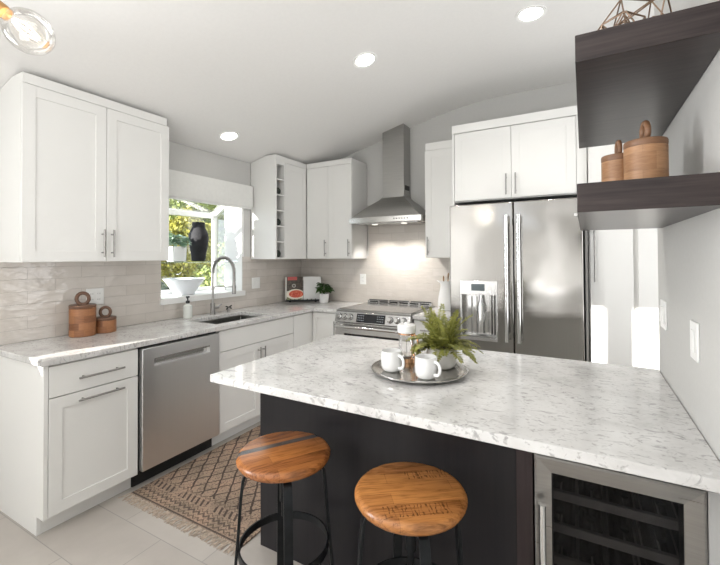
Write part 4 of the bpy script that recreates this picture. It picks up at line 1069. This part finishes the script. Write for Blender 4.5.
# ------------------------------------------------------------------ outside
gd = struct('ground', box(B(), -14, -.2, -9, 12, -.35, -.3), GRASS)
def shrub(label, c, rx, ry, rz, n, L, mat, seed, group='garden shrubs outside the window'):
    c = Vector(c); t = thing('garden_shrub', label, 'shrub', (c.x, c.y, -.3), group)
    r_ = random.Random(seed); b = B()
    for i in range(n):
        while True:
            d = Vector((r_.uniform(-1, 1), r_.uniform(-1, 1), r_.uniform(-1, 1)))
            if .25 < d.length < 1: break
        d = d.normalized() * (d.length ** .4)
        d *= 1 + .22 * math.sin(5 * d.x + seed) * math.sin(4 * d.y + 1) + .12 * math.sin(9 * d.z + seed)
        p = c + Vector((d.x * rx, d.y * ry, d.z * rz))
        if p.z < -.28: continue
        n_ = Vector((r_.gauss(0, 1), r_.gauss(0, 1), r_.gauss(0, 1) + .6)).normalized(); s = n_.orthogonal().normalized(); s = Matrix.Rotation(r_.uniform(0, 6.28), 3, n_) @ s; q = n_.cross(s); l = L * r_.uniform(.6, 1.2)
        b.faces.new([b.verts.new(v) for v in (p - s * l, p + q * l * .5, p + s * l, p - q * l * .5)])
    part('foliage', b, mat, t, smooth=False)
    b = B(); r2 = random.Random(seed + 1)
    for k in range(6):
        a = r2.uniform(0, 6.28); e = c + Vector((rx * .6 * math.cos(a), ry * .6 * math.sin(a), rz * r2.uniform(0, .5)))
        tube(b, [(c.x, c.y, -.3), Vector((c.x, c.y, -.3)).lerp(e, .5) + Vector((0, 0, .15)), e], [.03, .02, .008], 7)
    part('stems', b, BARK, t)
shrub('low yellow green shrub nearest the garden window, right of the black vase', (-2.3, .85, .55), .50, .45, .75, 6000, .045, LEAF_G, 1)
shrub('low dark shrub nearest the garden window, behind the white bowl', (-2.3, -.40, .45), .50, .50, .70, 6000, .045, LEAF_D, 3)
shrub('green shrub in the second row outside, behind the succulent', (-4.2, .05, 1.15), .55, .55, 1.2, 7000, .055, LEAF_G, 4)
shrub('golden yellow shrub in the second row outside, behind the black vase', (-4.2, 1.55, 1.15), .58, .55, 1.25, 8000, .055, LEAF_Y, 2)
shrub('yellow green shrub in the second row outside, seen past the faucet', (-4.2, 3.05, 1.0), .5, .5, 1.1, 6000, .055, LEAF_G, 9)
shrub('golden tree at the back left of the garden view', (-7.2, 1.8, 1.9), 1.0, .95, 1.9, 11000, .08, LEAF_Y, 6)
shrub('yellow green tree at the back of the garden view, behind the vase', (-7.2, 4.4, 1.9), 1.0, .95, 1.9, 11000, .08, LEAF_G, 8)
shrub('tall pale tree farthest back left in the garden view', (-10.4, 4.2, 2.6), 1.3, 1.35, 2.6, 11000, .11, LEAF_G, 12)
shrub('tall golden tree farthest back right in the garden view', (-10.4, 7.9, 2.6), 1.3, 1.35, 2.6, 11000, .11, LEAF_Y, 13)
sh = thing('garden_shed', 'pale sided shed seen through the side pane of the garden window', 'shed', (-4.0, 4.9, -.3))
b = B()
for k in range(14): box(b, -4.5, -3.5, 4.4 + .004 * (k % 2), 5.4, -.3 + k * .17, -.3 + k * .17 + .165)
part('wall', b, SIDING, sh)
part('roof', prism(B(), [(-4.65, 2.081), (-3.35, 2.081), (-4.0, 2.6)], 4.25, 5.55, MY), SLATE, sh)
